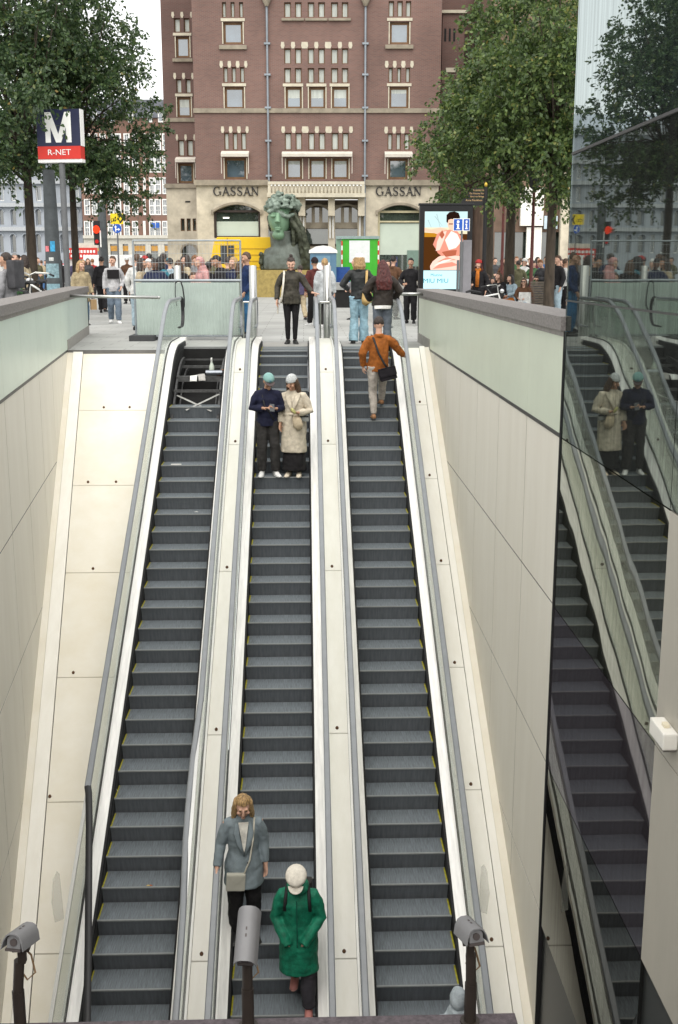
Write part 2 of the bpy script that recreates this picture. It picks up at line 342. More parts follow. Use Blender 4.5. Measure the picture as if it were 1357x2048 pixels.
b = MB(); b.ball((0,0,.03), (.06,.05,.04), 8, 6); b.loft([(0,0,.05),(.06,.02,.10),(.1,.02,.12)], [.02,.018,.012], 6); o = b.build('leather_glove', mat('brown_leather', (.30,.14,.07), .7, 0, .2), None, smooth='all'); o.location = (at(440,730,21.15).x-.02, 21.15, rel(21.05,-.12)); tag(o, 'brown leather glove crumpled in the opened escalator right of the bottle', 'glove')
b = MB(); b.box(-.085,.085,-.02,.02,0,.012); o = b.build('paper_scrap', mat('paper', (.75,.74,.70), .8, 0, .05), None); y, z = along((22+.04)*.405); o.location = (at(352,922,y).x, y+.05, z+.003); tag(o, 'white strip of paper lying on an upper step of the stopped escalator', 'litter')
for nm, u, v, k, col, lab, sz in (('plastic_scrap', 393, 1024, 19, (.8,.8,.78), 'crumpled white scrap on the stopped escalator below the paper strip', .04), ('plastic_spoon', 232, 1575, 6, (.8,.82,.84), 'white plastic sliver leaning at the left edge of the stopped escalator', .06),
    ('fallen_leaf', 303, 1806, 3, (.45,.12,.03), 'orange leaf on a low step of the stopped escalator', .025), ('fallen_leaf', 299, 1826, 3, (.6,.45,.15), 'yellow leaf on the step just below the orange leaf', .025)):
    y, z = along((k+.04)*.405); p = gz(u, v, z+.004) if nm != 'plastic_spoon' else at(u, v+14, y+.2)
    if nm != 'plastic_spoon': p.y = min(max(p.y, y+.03), y+.34); p.x = at(u, v, p.y).x
    b = MB()
    if nm == 'plastic_spoon': b.loft([(0,0,0),(-.015,0,.09),(-.035,0,.18)], [(.03,.008),(.03,.008),(.008,.004)], 6)
    else: b.add([(-sz,0,.0),(0,-sz*.5,.006),(sz,0,.001),(0,sz*.5,.008),(0,0,.0),],[(0,1,4),(1,2,4),(2,3,4),(3,0,4)]); b.add([(-sz,0,-.003),(0,-sz*.5,.003),(sz,0,-.002),(0,sz*.5,.005)],[(0,1,2,3)])
    o = b.build(nm, mat('litter_%s_%d' % (nm, v), col, .7, 0, .1), None); o.location = p; tag(o, lab, 'litter')
# ---------------------------------------------------------------- infill panels between / beside the escalators
def infill(name, label, xl, xr, dz, joints, m, bolts, strip=None, group=None):
    t = thing(name, label, 'cladding', (0, YN, ZN), 0, group); inv = Matrix.Translation((0, -YN, -ZN)); js = [Y0]+sorted(joints)+[None]
    for i in range(len(js)-1):
        a = js[i]+.008; e = js[i+1]-.008 if js[i+1] else 22.12 if strip else 23.6
        ys = [a]+([y for y in [YA+(YB-YA)*k/8 for k in range(9)] if a < y < e])+[e]
        b = MB(); vs = []; n = len(ys)
        zz = [(ZN+T30*(y-YN) if strip else prof(y))+dz for y in ys]
        for th in (0, -.02):
            for k, y in enumerate(ys): vs += [(xl(y), y, zz[k]+th), (xr(y), y, zz[k]+th)]
        fs = [(2*k, 2*k+1, 2*k+3, 2*k+2) for k in range(n-1)] + [(2*n+2*k, 2*n+2*k+2, 2*n+2*k+3, 2*n+2*k+1) for k in range(n-1)]
        fs += [(0,2*n,2*n+1,1), (2*n-2,2*n-1,4*n-1,4*n-2)] + [(2*k,2*k+2,2*n+2*k+2,2*n+2*k) for k in range(n-1)] + [(2*k+1,2*n+2*k+1,2*n+2*k+3,2*k+3) for k in range(n-1)]
        b.add(vs, fs); o = b.build('panel', m, t); o.data.transform(inv)
        if js[i+1]:
            for bx in bolts(js[i+1]):
                yb = js[i+1]+.07; zb = (ZN+T30*(yb-YN) if strip else prof(yb))+dz
                b = MB(); b.ball((0,0,.0), (.022,.022,.028), 8, 6); q = b.build('bolt', M_rust, o, smooth='all'); q.location = Vector((bx, yb, zb+.004)) - Vector((0,YN,ZN))
    b = MB(); y0, y1 = Y0, (22.1 if strip else 20.88)
    z0, z1 = (ZN+T30*(y-YN)+dz-.026 for y in (y0, y1))
    b.quad((xl(y0)-.01,y0,z0),(xr(y0)+.01,y0,z0),(xr(y1)+.01,y1,z1),(xl(y1)-.01,y1,z1)); o = b.build('backing', M_joint, t); o.data.transform(inv)
    if strip:
        for j, (a0, a1, mm, up) in enumerate(strip):
            b = MB(); z0, z1 = (ZN+T30*(y-YN)+dz for y in (Y0, 22.13))
            b.add([(a0(Y0),Y0,z0+up),(a1(Y0),Y0,z0+up),(a1(22.13),22.13,z1+up),(a0(22.13),22.13,z1+up),(a0(Y0),Y0,z0-.03),(a1(Y0),Y0,z0-.03),(a1(22.13),22.13,z1-.03),(a0(22.13),22.13,z1-.03)], [(0,1,2,3),(4,7,6,5),(0,4,5,1),(1,5,6,2),(2,6,7,3),(3,7,4,0)])
            o = b.build('gutter_strip', mm, t); o.data.transform(inv)
    return t
XLW = lambda y: -4.568 - (y-22.069)*(-.10829/.99412)*-1 if False else -4.568 + (22.069-y)*.10893
XRW = 2.46
infill('cladding_strip', 'white metal cladding strip between the left and middle escalators', lambda y: CL+HW+.208, lambda y: CMID-HW-.208, .13, [11.1,13.74,16.33,18.95,20.78], M_white, lambda y: [-1.176], group='white cladding between escalators')
infill('cladding_strip', 'white metal cladding strip between the middle and right escalators', lambda y: CMID+HW+.208, lambda y: CR-HW-.208, .13, [11.1,13.74,16.33,18.95,20.78], M_white, lambda y: [.405], group='white cladding between escalators')
SW = lambda y: XLW(y)+.30
infill('side_cladding', 'wide cream sloping panels between the left wall and the left escalator', SW, lambda y: CL-HW-.208, -.40, [11.63,13.38,15.15,16.95,18.74,20.55], M_beige, lambda y: [-3.3] if y < 18 else [-3.66, -3.19], strip=[(lambda y: XLW(y)-.02, lambda y: XLW(y)+.10, M_beige, .02), (lambda y: XLW(y)+.105, lambda y: XLW(y)+.29, M_white, .035)])
infill('side_cladding', 'narrow white sloping panels between the right escalator and the right wall', lambda y: CR+HW+.208, lambda y: 2.255, -.30, [11.54,13.37,15.14,16.93,18.72,20.52], M_white, lambda y: [2.13], strip=[(lambda y: 2.262, lambda y: 2.36, M_white, .03), (lambda y: 2.365, lambda y: 2.47, M_beige, .01)])
# ---------------------------------------------------------------- left parapet wall and right parapet wall
def parapet(label, ox, oy, ang, t0, t1, seams, mfrost, tp, side, near):
    """local x runs along the wall away from the camera, local +y points into the pit when side=+1"""
    t = thing('parapet_wall', label, 'wall', (ox, oy, 0), ang)
    ss = [t0]+[s for s in seams if t0 < s < t1]+[t1]; rows = [0, -1.71, -3.41, -5.11, -6.81, -8.5]
    sg = side
    def bx(name, m, x0, x1, ya, yb, z0, z1, **k):
        b = MB(); b.box(x0, x1, min(sg*ya, sg*yb), max(sg*ya, sg*yb), z0, z1); return b.build(name, m, t, **k)
    for i in range(len(ss)-1):
        a, e = ss[i]+.007, ss[i+1]-.007
        bx('glass_panel', mfrost, a-.004, e+.004, -.06, 0, .012 if a < tp else .20, .93)
        if a < tp:
            for k in range(len(rows)-1): bx('wall_panel', M_wall, a+.006, e-.006, -.005, -.001, rows[k+1]+.018, rows[k]-.028 if k == 0 else rows[k])
    bx('base_rail', M_profile, t0, min(t1, tp), -.055, .006, -.027, .011)
    bx('wall_core', M_joint, t0+.01, t1-.01, -.30, -.062, -8.5, .97)
    bx('joint_backing', M_joint, t0+.01, min(t1,tp)-.01, -.0615, -.0055, -8.5, -.03)
    bx('under_coping_band', mat('band_stone', (.30,.28,.26), .7, 0, .15, 10), t0, t1, -.05, .002, .932, .985)
    bx('coping', M_granite, t0-.03, t1, -.42, .05, .99, 1.125, bevel=.006)
    if t1 > tp:
        bx('plinth', mat('plinth_stone', (.33,.315,.29), .7, 0, .12, 8), tp, t1, -.05, .012, -.02, .195)
        bx('end_post', M_profile, t1, t1+.05, -.34, .012, 0, .985)
    return t
angL = math.atan2(.99412, -.10829); l0 = lambda y: (y-22.069)/.99412
parapet('left parapet wall with green frosted glass band under granite coping', -4.568, 22.069, angL, l0(7.5), l0(27.47), [l0(s) for s in (8.5,10.3,12.09,13.889,15.64,17.44,19.25,21.04,22.83,24.65,26.2)], M_frost, l0(22.1), -1, True)
parapet('right parapet wall with pale frosted glass band under granite coping', XRW, 0, PI/2, 10.63, 24.3, (12.3,14.09,15.88,17.66,19.45,21.2,22.95), M_frost2, 22.05, 1, True)
def bar(label, a, c):
    b = MB(); b.cyl(a, c, .032, 14); b.ball(a, .032, 10, 6); b.ball(c, .032, 10, 6); return tag(b.build('guard_rail', M_steel, None, smooth='all'), label, 'rail')
bar('horizontal steel guard rail fixed to the left parapet wall', at(140,592,22.6), at(318,595,22.6))
bar('short horizontal steel guard rail at the end of the right parapet wall', at(803,588,23.0), at(846,588,23.0))
# ---------------------------------------------------------------- mirror glass pavilion on the right
M_wall2 = mat('taupe_wall_panel', (.40,.375,.32), .5, 0, .08, .8, .04, 20, stretch=(1,1,.35))
pv = thing('glass_pavilion', 'tall mirror glass pavilion at the right end of the right parapet wall', 'building', (XRW, 10.6, 0))
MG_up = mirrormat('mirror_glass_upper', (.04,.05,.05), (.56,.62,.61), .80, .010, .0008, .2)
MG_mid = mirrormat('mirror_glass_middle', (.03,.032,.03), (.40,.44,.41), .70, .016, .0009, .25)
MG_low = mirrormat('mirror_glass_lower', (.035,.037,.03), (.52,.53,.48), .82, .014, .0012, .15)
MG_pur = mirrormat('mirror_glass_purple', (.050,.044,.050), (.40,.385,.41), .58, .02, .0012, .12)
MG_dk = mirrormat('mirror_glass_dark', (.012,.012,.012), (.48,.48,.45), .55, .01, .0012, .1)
def pane(name, m, y0, y1, z0, z1, pr=0):
    b = MB(); b.box(0-pr, .03, y0-10.6+.006, y1-10.6-.006, z0+.006, z1-.006); return b.build(name, m, pv)
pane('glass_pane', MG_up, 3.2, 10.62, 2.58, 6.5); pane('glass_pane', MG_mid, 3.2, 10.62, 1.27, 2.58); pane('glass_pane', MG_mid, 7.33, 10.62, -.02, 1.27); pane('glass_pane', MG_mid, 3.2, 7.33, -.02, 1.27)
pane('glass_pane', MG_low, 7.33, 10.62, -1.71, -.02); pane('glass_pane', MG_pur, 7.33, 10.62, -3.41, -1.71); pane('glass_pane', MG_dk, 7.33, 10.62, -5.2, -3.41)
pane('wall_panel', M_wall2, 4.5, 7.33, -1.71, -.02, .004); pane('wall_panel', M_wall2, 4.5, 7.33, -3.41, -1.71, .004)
b = MB(); b.box(.031, 4.5, 3.2-10.6, .0, -9, 6.5); b.build('dark_interior', mat('pavilion_dark', (.02,.022,.022), .4, 0, .1), pv)
b = MB(); b.box(-.002, 4.4, .0, .03, -.5, 6.5); b.build('end_pane', MG_up, pv)
b = MB(); b.box(-.012,.03,.005,.035,-9,.98); b.build('edge_joint', M_black, pv)
o = pane('beam_line', M_profile, 3.2, 10.62, 2.565, 2.60, .012); pane('beam_line', M_profile, 3.2, 10.62, 1.258, 1.284, .012)
lb = thing('wall_lamp', 'small white box lamp on the beige wall beside the mirror glass', 'lamp', at(1312,1448,7.28))
b = MB(); b.box(-.0,.10,-.30,.0,-.07,.045); b.build('lamp_body', mat('lamp_white', (.72,.70,.64), .5, 0, .05), lb, bevel=.012)
b = MB(); b.box(.035,.075,-.2,-.14,.046,.07); b.build('sensor_cap', mat('sensor_cream', (.66,.60,.45), .5, 0, .05), lb, bevel=.006)
b = MB(); b.box(.01,.095,-.29,-.01,-.085,-.071); b.build('lens', mat('lens_grey', (.12,.11,.10), .3, 0, .1), lb)
lb.location = (XRW-.105, lb.location.y-.12, lb.location.z+.06)
# ---------------------------------------------------------------- ledge with three cameras near the photographer
YL = 5.6; q0 = at(0,2041,YL); q1 = at(1030,2031,YL); ZL = (q0.z+q1.z)/2
b = MB(); b.box(q0.x-2, q1.x, YL-.6, YL, ZL-.35, ZL); lg = b.build('stone_ledge', mat('ledge_stone', (.085,.07,.078), .75, 0, .3, 25, .25, 80), None, bevel=.006); tag(lg, 'purple grey stone ledge along the bottom edge carrying three cameras', 'ledge')
M_cam = mat('camera_grey', (.17,.17,.175), .5, 0, .05, 8); M_camd = mat('camera_dark', (.06,.05,.048), .5, 0, .1); M_pole = mat('pole_brown', (.035,.027,.022), .5, .2, .15)
def cctv(label, ub, uh, vh, rz, tilt, L=.34, q=.84):
    p = at(ub, 2046, YL-.07); t = thing('security_camera', label, 'camera', (p.x, YL-.07, ZL), 0, 'cameras on the ledge'); hp = at(uh, vh, YL-.07); hz = hp.z-ZL; hx = hp.x-p.x
    b = MB(); b.cyl((0,0,0),(0,0,hz*.42),.034,14); b.cyl((0,0,hz*.42),(hx*.5,0,hz-.16),.029,14); b.cyl((0,0,0),(0,0,.012),.055,14); b.build('pole', M_pole, t, smooth=True)
    b = MB(); b.box(hx-.02,hx+.02,-.02,.02,hz-.17,hz-.08); b.box(hx-.045,hx+.045,-.03,.03,hz-.092,hz-.072); b.build('bracket', M_pole, t)
    b = MB(); b.loft([(hx,.03,hz-.10),(hx+.035,.05,hz-.16),(hx+.06,.02,hz-.25),(hx+.02,.0,hz-.28),(hx-.02,.01,hz-.22)], .006, 6); b.build('cable', mat('cable_tan', (.16,.10,.05), .6, 0, .1), t, smooth=True)
    pr = [(-.078,-.055),(-.066,.0),(-.046,.037),(-.02,.05),(.02,.05),(.046,.037),(.066,0),(.078,-.055)]
    Mx = Matrix.Translation((hx,0,hz-.01)) @ Matrix.Rotation(rz,4,'Z') @ Matrix.Rotation(tilt,4,'X') @ Matrix.Scale(q,4)
    b = MB(); b.M = Mx; b.prism([(x,z) for x,z in pr]+[(x*.94,z-.008 if z > -.05 else z) for x,z in reversed(pr)], -L/2, L/2); hd = b.build('sunshield', M_cam, t, smooth=True)
    b = MB(); b.M = Mx; b.prism([(-.046,-.05),(-.046,.01),(-.028,.032),(.028,.032),(.046,.01),(.046,-.05)], -L/2+.025, L/2-.03); bd = b.build('camera_body', M_cam, t)
    b = MB(); b.M = Mx; b.prism([(-.052,-.066),(-.052,-.0505),(.052,-.0505),(.052,-.066)], -L/2+.01, L/2-.02); b.build('base_tray', M_camd, t)
    b = MB(); b.M = Mx; b.cyl((0,-L/2+.0251,-.01),(0,-L/2+.015,-.01),.024,14); b.build('lens', M_camd, bd, smooth=True)
    b = MB(); b.M = Mx
    for k in (0,1): b.box(-.005,.005,.02-.045*k,.04-.045*k,.049,.053)
    b.build('vent_slot', M_camd, hd)
cctv('grey security camera in the left corner, its front turned to the left', 41, 42, 1868, R(-13), R(-14), .24)
cctv('grey security camera in the middle, seen from above between blonde woman and ledge', 497, 494, 1868, R(-4), R(36), .36)
cctv('grey security camera on the right, below the right escalator handrail', 940, 942, 1856, R(13), R(-12), .24)
# acrylic guards beside the outer handrails
for u, v, lab in ((122,1790,'clear acrylic anti trap guard beside the left escalator'), (962,1775,'clear acrylic anti trap guard beside the right escalator')):
    s_ = -1 if u < 500 else 1; xx = (CL-HW-.30) if u < 500 else (CR+HW+.30); p = onx(u, v, xx); b = MB()
    b.prismx([(-.085,-.30),(-.11,-.05),(-.075,.22),(-.03,.30),(.0,.26),(.02,-.30)], -.006, .006); o = b.build('acrylic_guard', glassmat('acrylic_clear', (.99,.99,.98), .08, .22, .1, (.92,.92,.88)), None); o.location = p; o.rotation_euler = (0,0,s_*R(55)); tag(o, lab, 'guard')
# ---------------------------------------------------------------- ground and shaft
def pavemat():
    m, nt, out = newmat('paving'); N = nt.nodes; L = nt.links; b = N.new('ShaderNodeBsdfPrincipled'); L.new(b.outputs[0], out.inputs[0]); b.inputs['Roughness'].default_value = .8
    tc = N.new('ShaderNodeTexCoord'); br = N.new('ShaderNodeTexBrick'); br.inputs['Scale'].default_value = 1; br.inputs['Brick Width'].default_value = 1.0; br.inputs['Row Height'].default_value = .5; br.inputs['Mortar Size'].default_value = .008
    for k, c in (('Color1', (.32,.325,.31)), ('Color2', (.36,.365,.35)), ('Mortar', (.17,.17,.155))): br.inputs[k].default_value = (*c, 1)
    L.new(tc.outputs['Object'], br.inputs['Vector']); nz = N.new('ShaderNodeTexNoise'); nz.inputs['Scale'].default_value = .6; nz.inputs['Detail'].default_value = 10; L.new(tc.outputs['Object'], nz.inputs['Vector'])
    mr = N.new('ShaderNodeMapRange'); mr.inputs[1].default_value = .3; mr.inputs[2].default_value = .7; mr.inputs[3].default_value = .84; mr.inputs[4].default_value = 1.12; L.new(nz.outputs['Fac'], mr.inputs[0])
    mu = N.new('ShaderNodeMixRGB'); mu.blend_type = 'MULTIPLY'; mu.inputs[0].default_value = 1; L.new(br.outputs[0], mu.inputs[1]); L.new(mr.outputs[0], mu.inputs[2]); L.new(mu.outputs[0], b.inputs['Base Color']); return m
M_pave = pavemat()
ye = 22.13
b = MB(); xl = XLW(ye)
G = 400
b.add([(-G,ye,0),(xl-.3,ye,0),(xl-.3,G,0),(-G,G,0)],[(0,1,2,3)]); b.add([(2.46+.3,ye,0),(G,ye,0),(G,G,0),(2.46+.3,G,0)],[(0,1,2,3)])
xs = [xl-.3, CL-HW-.22, CL-HW-.02, CL+HW+.02, CMID-HW-.02, CMID+HW+.02, CR-HW-.02, CR+HW+.02, CR+HW+.22, 2.76]
for i in range(9):
    y0 = ye if i in (0, 8) else 23.4 if i in (1, 3, 5, 7) else 24.0
    if i in (3, 5): y0 = 23.4
    b.quad((xs[i],y0,0),(xs[i+1],y0,0),(xs[i+1],G,0),(xs[i],G,0))
b.add([(-G,-60,0),(XLW(-60)*0-7.0,-60,0),(XLW(4.0)-.3,4.0,0),(xl-.3,ye,0),(-G,ye,0)],[(0,1,2,3,4)]); b.add([(2.76,4.0,0),(7,-60,0),(G,-60,0),(G,ye,0),(2.76,ye,0)],[(0,1,2,3,4)])
b.add([(-7,-60,0),(7,-60,0),(2.76,4.0,0),(2.76,-.6,0),(-3.2,-.6,0),(-2.9,4,0)],[(0,1,3,4)])
b.build('ground', M_pave, None, kind='structure')
b = MB(); b.box(-9, 4, -2, 24, -9.4, -9.2); b.box(-9, 4, -.9, -.62, -9.2, -.002)
b.box(xs[0], xs[1], ye+.002, ye+.1, -1.5, -.003); b.box(xs[8]-.2, 2.46, ye+.002, ye+.1, -1.5, -.003)
b.build('shaft_floor', mat('shaft_concrete', (.16,.155,.15), .8, 0, .15, 2), None, kind='structure')
# ================================================================== buildings round the square
M_brick = brickmat('brown_brick', '7a564c', '684942', '72625b')
M_brickd = brickmat('brown_brick_wing', '6b4943', '60403b', '655750')
M_stone = mat('yellow_stone', (.51,.46,.36), .85, 0, .2, 1.2, .1, 12)
M_stonel = mat('pale_lintel_stone', (.52,.48,.38), .85, 0, .12, 3)
M_stoned = mat('string_course_stone', (.27,.235,.18), .85, 0, .2, 2)
M_wood = mat('brown_window_wood', (.16,.085,.035), .6, 0, .15, 4)
M_curt = mat('pale_curtain', (.50,.53,.49), .8, 0, .12, 2, stretch=(6,1,.5))
M_awn = mat('awning_canvas', (.62,.58,.51), .8, 0, .08, 3)
M_pipe = mat('zinc_pipe', (.25,.28,.31), .5, .3, .1, 2)
def panemat(name, c, refl=.35):
    m, nt, out = newmat(name); N = nt.nodes; L = nt.links; d = N.new('ShaderNodeBsdfDiffuse'); g = N.new('ShaderNodeBsdfGlossy'); g.inputs['Roughness'].default_value = .03
    tc = N.new('ShaderNodeTexCoord'); nz = N.new('ShaderNodeTexNoise'); nz.inputs['Scale'].default_value = .9; L.new(tc.outputs['Object'], nz.inputs['Vector']); rp = N.new('ShaderNodeValToRGB')
    rp.color_ramp.elements[0].position = .35; rp.color_ramp.elements[1].position = .65; rp.color_ramp.elements[0].color = (*[x*.6 for x in c],1); rp.color_ramp.elements[1].color = (*[min(1,x*1.3) for x in c],1); L.new(nz.outputs['Fac'], rp.inputs[0]); L.new(rp.outputs[0], d.inputs[0])
    x = N.new('ShaderNodeMixShader'); x.inputs[0].default_value = refl; L.new(d.outputs[0], x.inputs[1]); L.new(g.outputs[0], x.inputs[2]); L.new(x.outputs[0], out.inputs[0]); return m
M_pane = panemat('window_glass', (.085,.12,.15), .28); M_pane2 = panemat('shop_glass', (.05,.065,.055), .22)
def frame_at(name, label, cat, D, s=0, group=None):
    p = RI*s + FWH*D; return thing(name, label, cat, (p[0], p[1], 0), -YAW, group)
def holes_wall(b, s0, s1, z0, z1, holes, depth, y=0, mi=0):
    xs = sorted({s0, s1, *[h[0] for h in holes], *[h[1] for h in holes]}); zs = sorted({z0, z1, *[h[2] for h in holes], *[h[3] for h in holes]})
    xs = [x for x in xs if s0 <= x <= s1]; zs = [z for z in zs if z0 <= z <= z1]
    for i in range(len(xs)-1):
        for j in range(len(zs)-1):
            cx, cz = (xs[i]+xs[i+1])/2, (zs[j]+zs[j+1])/2
            if any(h[0] < cx < h[1] and h[2] < cz < h[3] for h in holes): continue
            b.quad((xs[i],y,zs[j]),(xs[i+1],y,zs[j]),(xs[i+1],y,zs[j+1]),(xs[i],y,zs[j+1]), mi)
    for a, c, e, f in holes:
        b.quad((a,y,e),(a,y,f),(a,y+depth,f),(a,y+depth,e), mi); b.quad((c,y,e),(c,y+depth,e),(c,y+depth,f),(c,y,f), mi)
        b.quad((a,y,f),(c,y,f),(c,y+depth,f),(a,y+depth,f), mi); b.quad((a,y,e),(a,y+depth,e),(c,y+depth,e),(c,y,e), mi)
def frm(b, h, y, w=.09, d=.06, mi=0):
    a, c, e, f = h; b.box(a, a+w, y, y+d, e, f, mi); b.box(c-w, c, y, y+d, e, f, mi); b.box(a+w, c-w, y, y+d, f-w, f, mi); b.box(a+w, c-w, y, y+d, e, e+w, mi)
D1, D2 = 66.0, 69.6
bd = frame_at('brick_building', 'large reddish brown brick building with cream stone shop floor facing the square', 'building', D1)
def H(D, u0, u1, v0, v1):
    vm = (v0+v1)/2; return (fac(u0,vm,D)[0], fac(u1,vm,D)[0], fac(u0,v1,D)[1], fac(u0,v0,D)[1])
zc = fac(600,366,D1)[1]; ztop = 24.5
sL = fac(391,300,D1)[0]; sR = fac(881,200,D1)[0]; s1 = fac(536,200,D1)[0]; s2 = fac(731,200,D1)[0]
allholes = []
def window_group(D, dy, lights, big, lint=None, lv=None, sill=None, awn=None, par=bd, curtain=False):
    """one window of the facade: small lights over a big pane, in one wooden frame"""
    hs_ = [H(D, *l) for l in lights]; bg = [H(D, *q) for q in big]
    allholes.extend(hs_+bg); b = MB()
    for h in hs_: frm(b, h, dy+.16, .055)
    for h in bg: frm(b, h, dy+.16, .12)
    wo = b.build('window', M_wood, par)
    b = MB()
    for h in hs_+bg: b.box(h[0]+.02, h[1]-.02, dy+.19, dy+.2, h[2]+.02, h[3]-.02)
    b.build('pane', M_pane, wo)
    b = MB()
    for h in hs_: b.box(h[0]+.055, h[1]-.055, dy+.185, dy+.189, h[2]+.055, h[3]-.055)
    if b.v:
        for q0 in range(0, len(b.v), 8): b2 = MB(); b2.add(b.v[q0:q0+8], [tuple(i-q0 for i in f) for f in b.f[q0//8*6:q0//8*6+6]]); b2.build('curtain', M_curt, wo)
    for i, h in enumerate(bg):
        b = MB()
        if curtain: b.box(h[0]+.12, h[1]-.12, dy+.185, dy+.189, h[2]+(h[3]-h[2])*(.5 if curtain == 1 else .72), h[3]-.12); b.build('curtain', M_curt, wo)
    b = MB()
    if hs_ and big:
        e0, e1 = min(h[0] for h in hs_)-.12, max(h[1] for h in hs_)+.12; zz = (min(h[2] for h in hs_)+max(h[3] for h in bg))/2
        if not awn: b.box(e0+.04, e1-.04, dy-.05, dy+.15, zz-.08, zz+.07)
    if b.v: b.build('transom', M_stonel, wo)
    for (a, c) in (lint or []):
        b = MB(); h = H(D, a, c, *lv); b.prism([(h[0]+.05,h[2]),(h[1]-.05,h[2]),(h[1],h[2]+.14),(h[1]-.03,h[3]),(h[0]+.03,h[3]),(h[0],h[2]+.14)], dy-.035, dy+.05); b.build('lintel_stone', M_stonel, wo)
    if sill: h = H(D, *sill); b = MB(); b.box(h[0], h[1], dy-.14, dy+.15, h[2], h[3]); b.build('sill', M_stoned, wo)
    if big:
        for h in bg:
            b = MB(); b.box(h[0]-.06,h[0]-.002,dy-.03,dy+.1,h[2],h[3]); b.build('jamb', M_stonel, wo); b = MB(); b.box(h[1]+.002,h[1]+.06,dy-.03,dy+.1,h[2],h[3]); b.build('jamb', M_stonel, wo)
    if awn:
        h = H(D, *awn); b = MB(); b.prismx([(dy-.55,h[2]),(dy-.58,h[2]+.16),(dy-.50,h[2]+.2),(dy-.01,h[3]),(dy-.01,h[3]-.12),(dy-.48,h[2]+.0)], h[0], h[1]); b.build('awning', M_awn, wo)
        for x in (h[0], h[1]-.03): b = MB(); b.box(x, x+.03, dy-.5, dy-.47, h[2]-.9, h[2]); b.build('awning_arm', M_awn, wo)
    return wo
Z2 = lambda x: 300+.2948*x; Z3 = lambda x: 650+.258*x
def lts(fn, prs, v0, v1): return [(fn(a), fn(c), v0, v1) for a, c in prs]
lintL = [(473,497),(527,553),(583,610),(640,663)]
window_group(D1, 0, lts(Z2, [(490,518),(548,576),(606,634)], 4, 35), [(447,486,44,88)], sill=(439,494,91,99))
window_group(D1, 0, lts(Z2, [(499,530),(555,586),(612,643)], 134, 165), [(449.8,488.7,174,217.5)], [(Z2(a),Z2(c)) for a,c in lintL], (122,135.5))
window_group(D1, 0, lts(Z2, [(505,538),(563,596),(620,655)], 265, 300), [(450,493,316,358)], [(Z2(a+9),Z2(c+9)) for a,c in lintL], (253,266), awn=(444,499,302,315))
CX = [(912,958),(985,1030),(1072,1116),(1143,1188),(1230,1278),(1303,1347)]; CB = [(922,1032),(1080,1192),(1236,1348)]; LX = [(888,915),(957,987),(1027,1075),(1115,1145),(1187,1233),(1275,1305),(1347,1375)]
for k in range(3):
    window_group(D1, 0, lts(Z2, CX[2*k:2*k+2], 4.4, 34.8), [], sill=(Z2(CX[2*k][0])-5, Z2(CX[2*k+1][1])+5, 37, 42))
    window_group(D1, 0, lts(Z2, CX[2*k:2*k+2], 96.5, 127.5)+lts(Z2, CX[2*k:2*k+2], 136, 166), [(Z2(CB[k][0]),Z2(CB[k][1]),174,217)], [(Z2(a),Z2(c)) for a,c in LX[2*k:2*k+(3 if k == 2 else 2)]], (84,97), curtain=1)
    window_group(D1, 0, lts(Z2, [(a+4,c+3) for a,c in CX[2*k:2*k+2]], 265.5, 300), [(Z2(CB[k][0]+3),Z2(CB[k][1]+1),317,358)], [(Z2(a+4),Z2(c+4)) for a,c in LX[2*k:2*k+(3 if k == 2 else 2)]], (253,266), awn=(565,705,303,315) if k == 0 else None, curtain=2)
lintR = [(465,495),(527,558),(592,627),(662,690)]
window_group(D1, 0, lts(Z3, [(495,537),(562,605),(628,670)], 2, 33.5), [(780,819,44,88)], sill=(771,827,90,98))
window_group(D1, 0, lts(Z3, [(494,527),(560,592),(627,662)], 135, 165), [(779,817.7,174,217)], [(Z3(a),Z3(c)) for a,c in lintR], (122,135.5), curtain=2)
window_group(D1, 0, lts(Z3, [(487,525),(553,590),(617,658)], 266.5, 300), [(777,816,317,358)], [(Z3(a-4),Z3(c-4)) for a,c in lintR], (253.5,267), awn=(769.5,824.7,303,316))
b = MB(); holes_wall(b, sL, sR, zc, ztop, allholes, .2)
b.quad((sL,0,0),(sL,0,ztop),(sL,14,ztop),(sL,14,0)); b.quad((sR,0,0),(sR,14,0),(sR,14,ztop),(sR,0,ztop)); b.quad((sL,0,ztop),(sR,0,ztop),(sR,14,ztop),(sL,14,ztop)); b.build('brick_wall', M_brick, bd)
b = MB(); zs_ = fac(600,221.5,D1)[1]; b.box(sL-.05, sR+.05, -.10, .05, zs_-.12, zs_+.12)
b.box(sL-.1, s1-.02, -.22, .05, zc-.14, zc+.16); b.box(s2+.02, sR+.1, -.22, .05, zc-.14, zc+.16); b.build('string_course', M_stoned, bd)
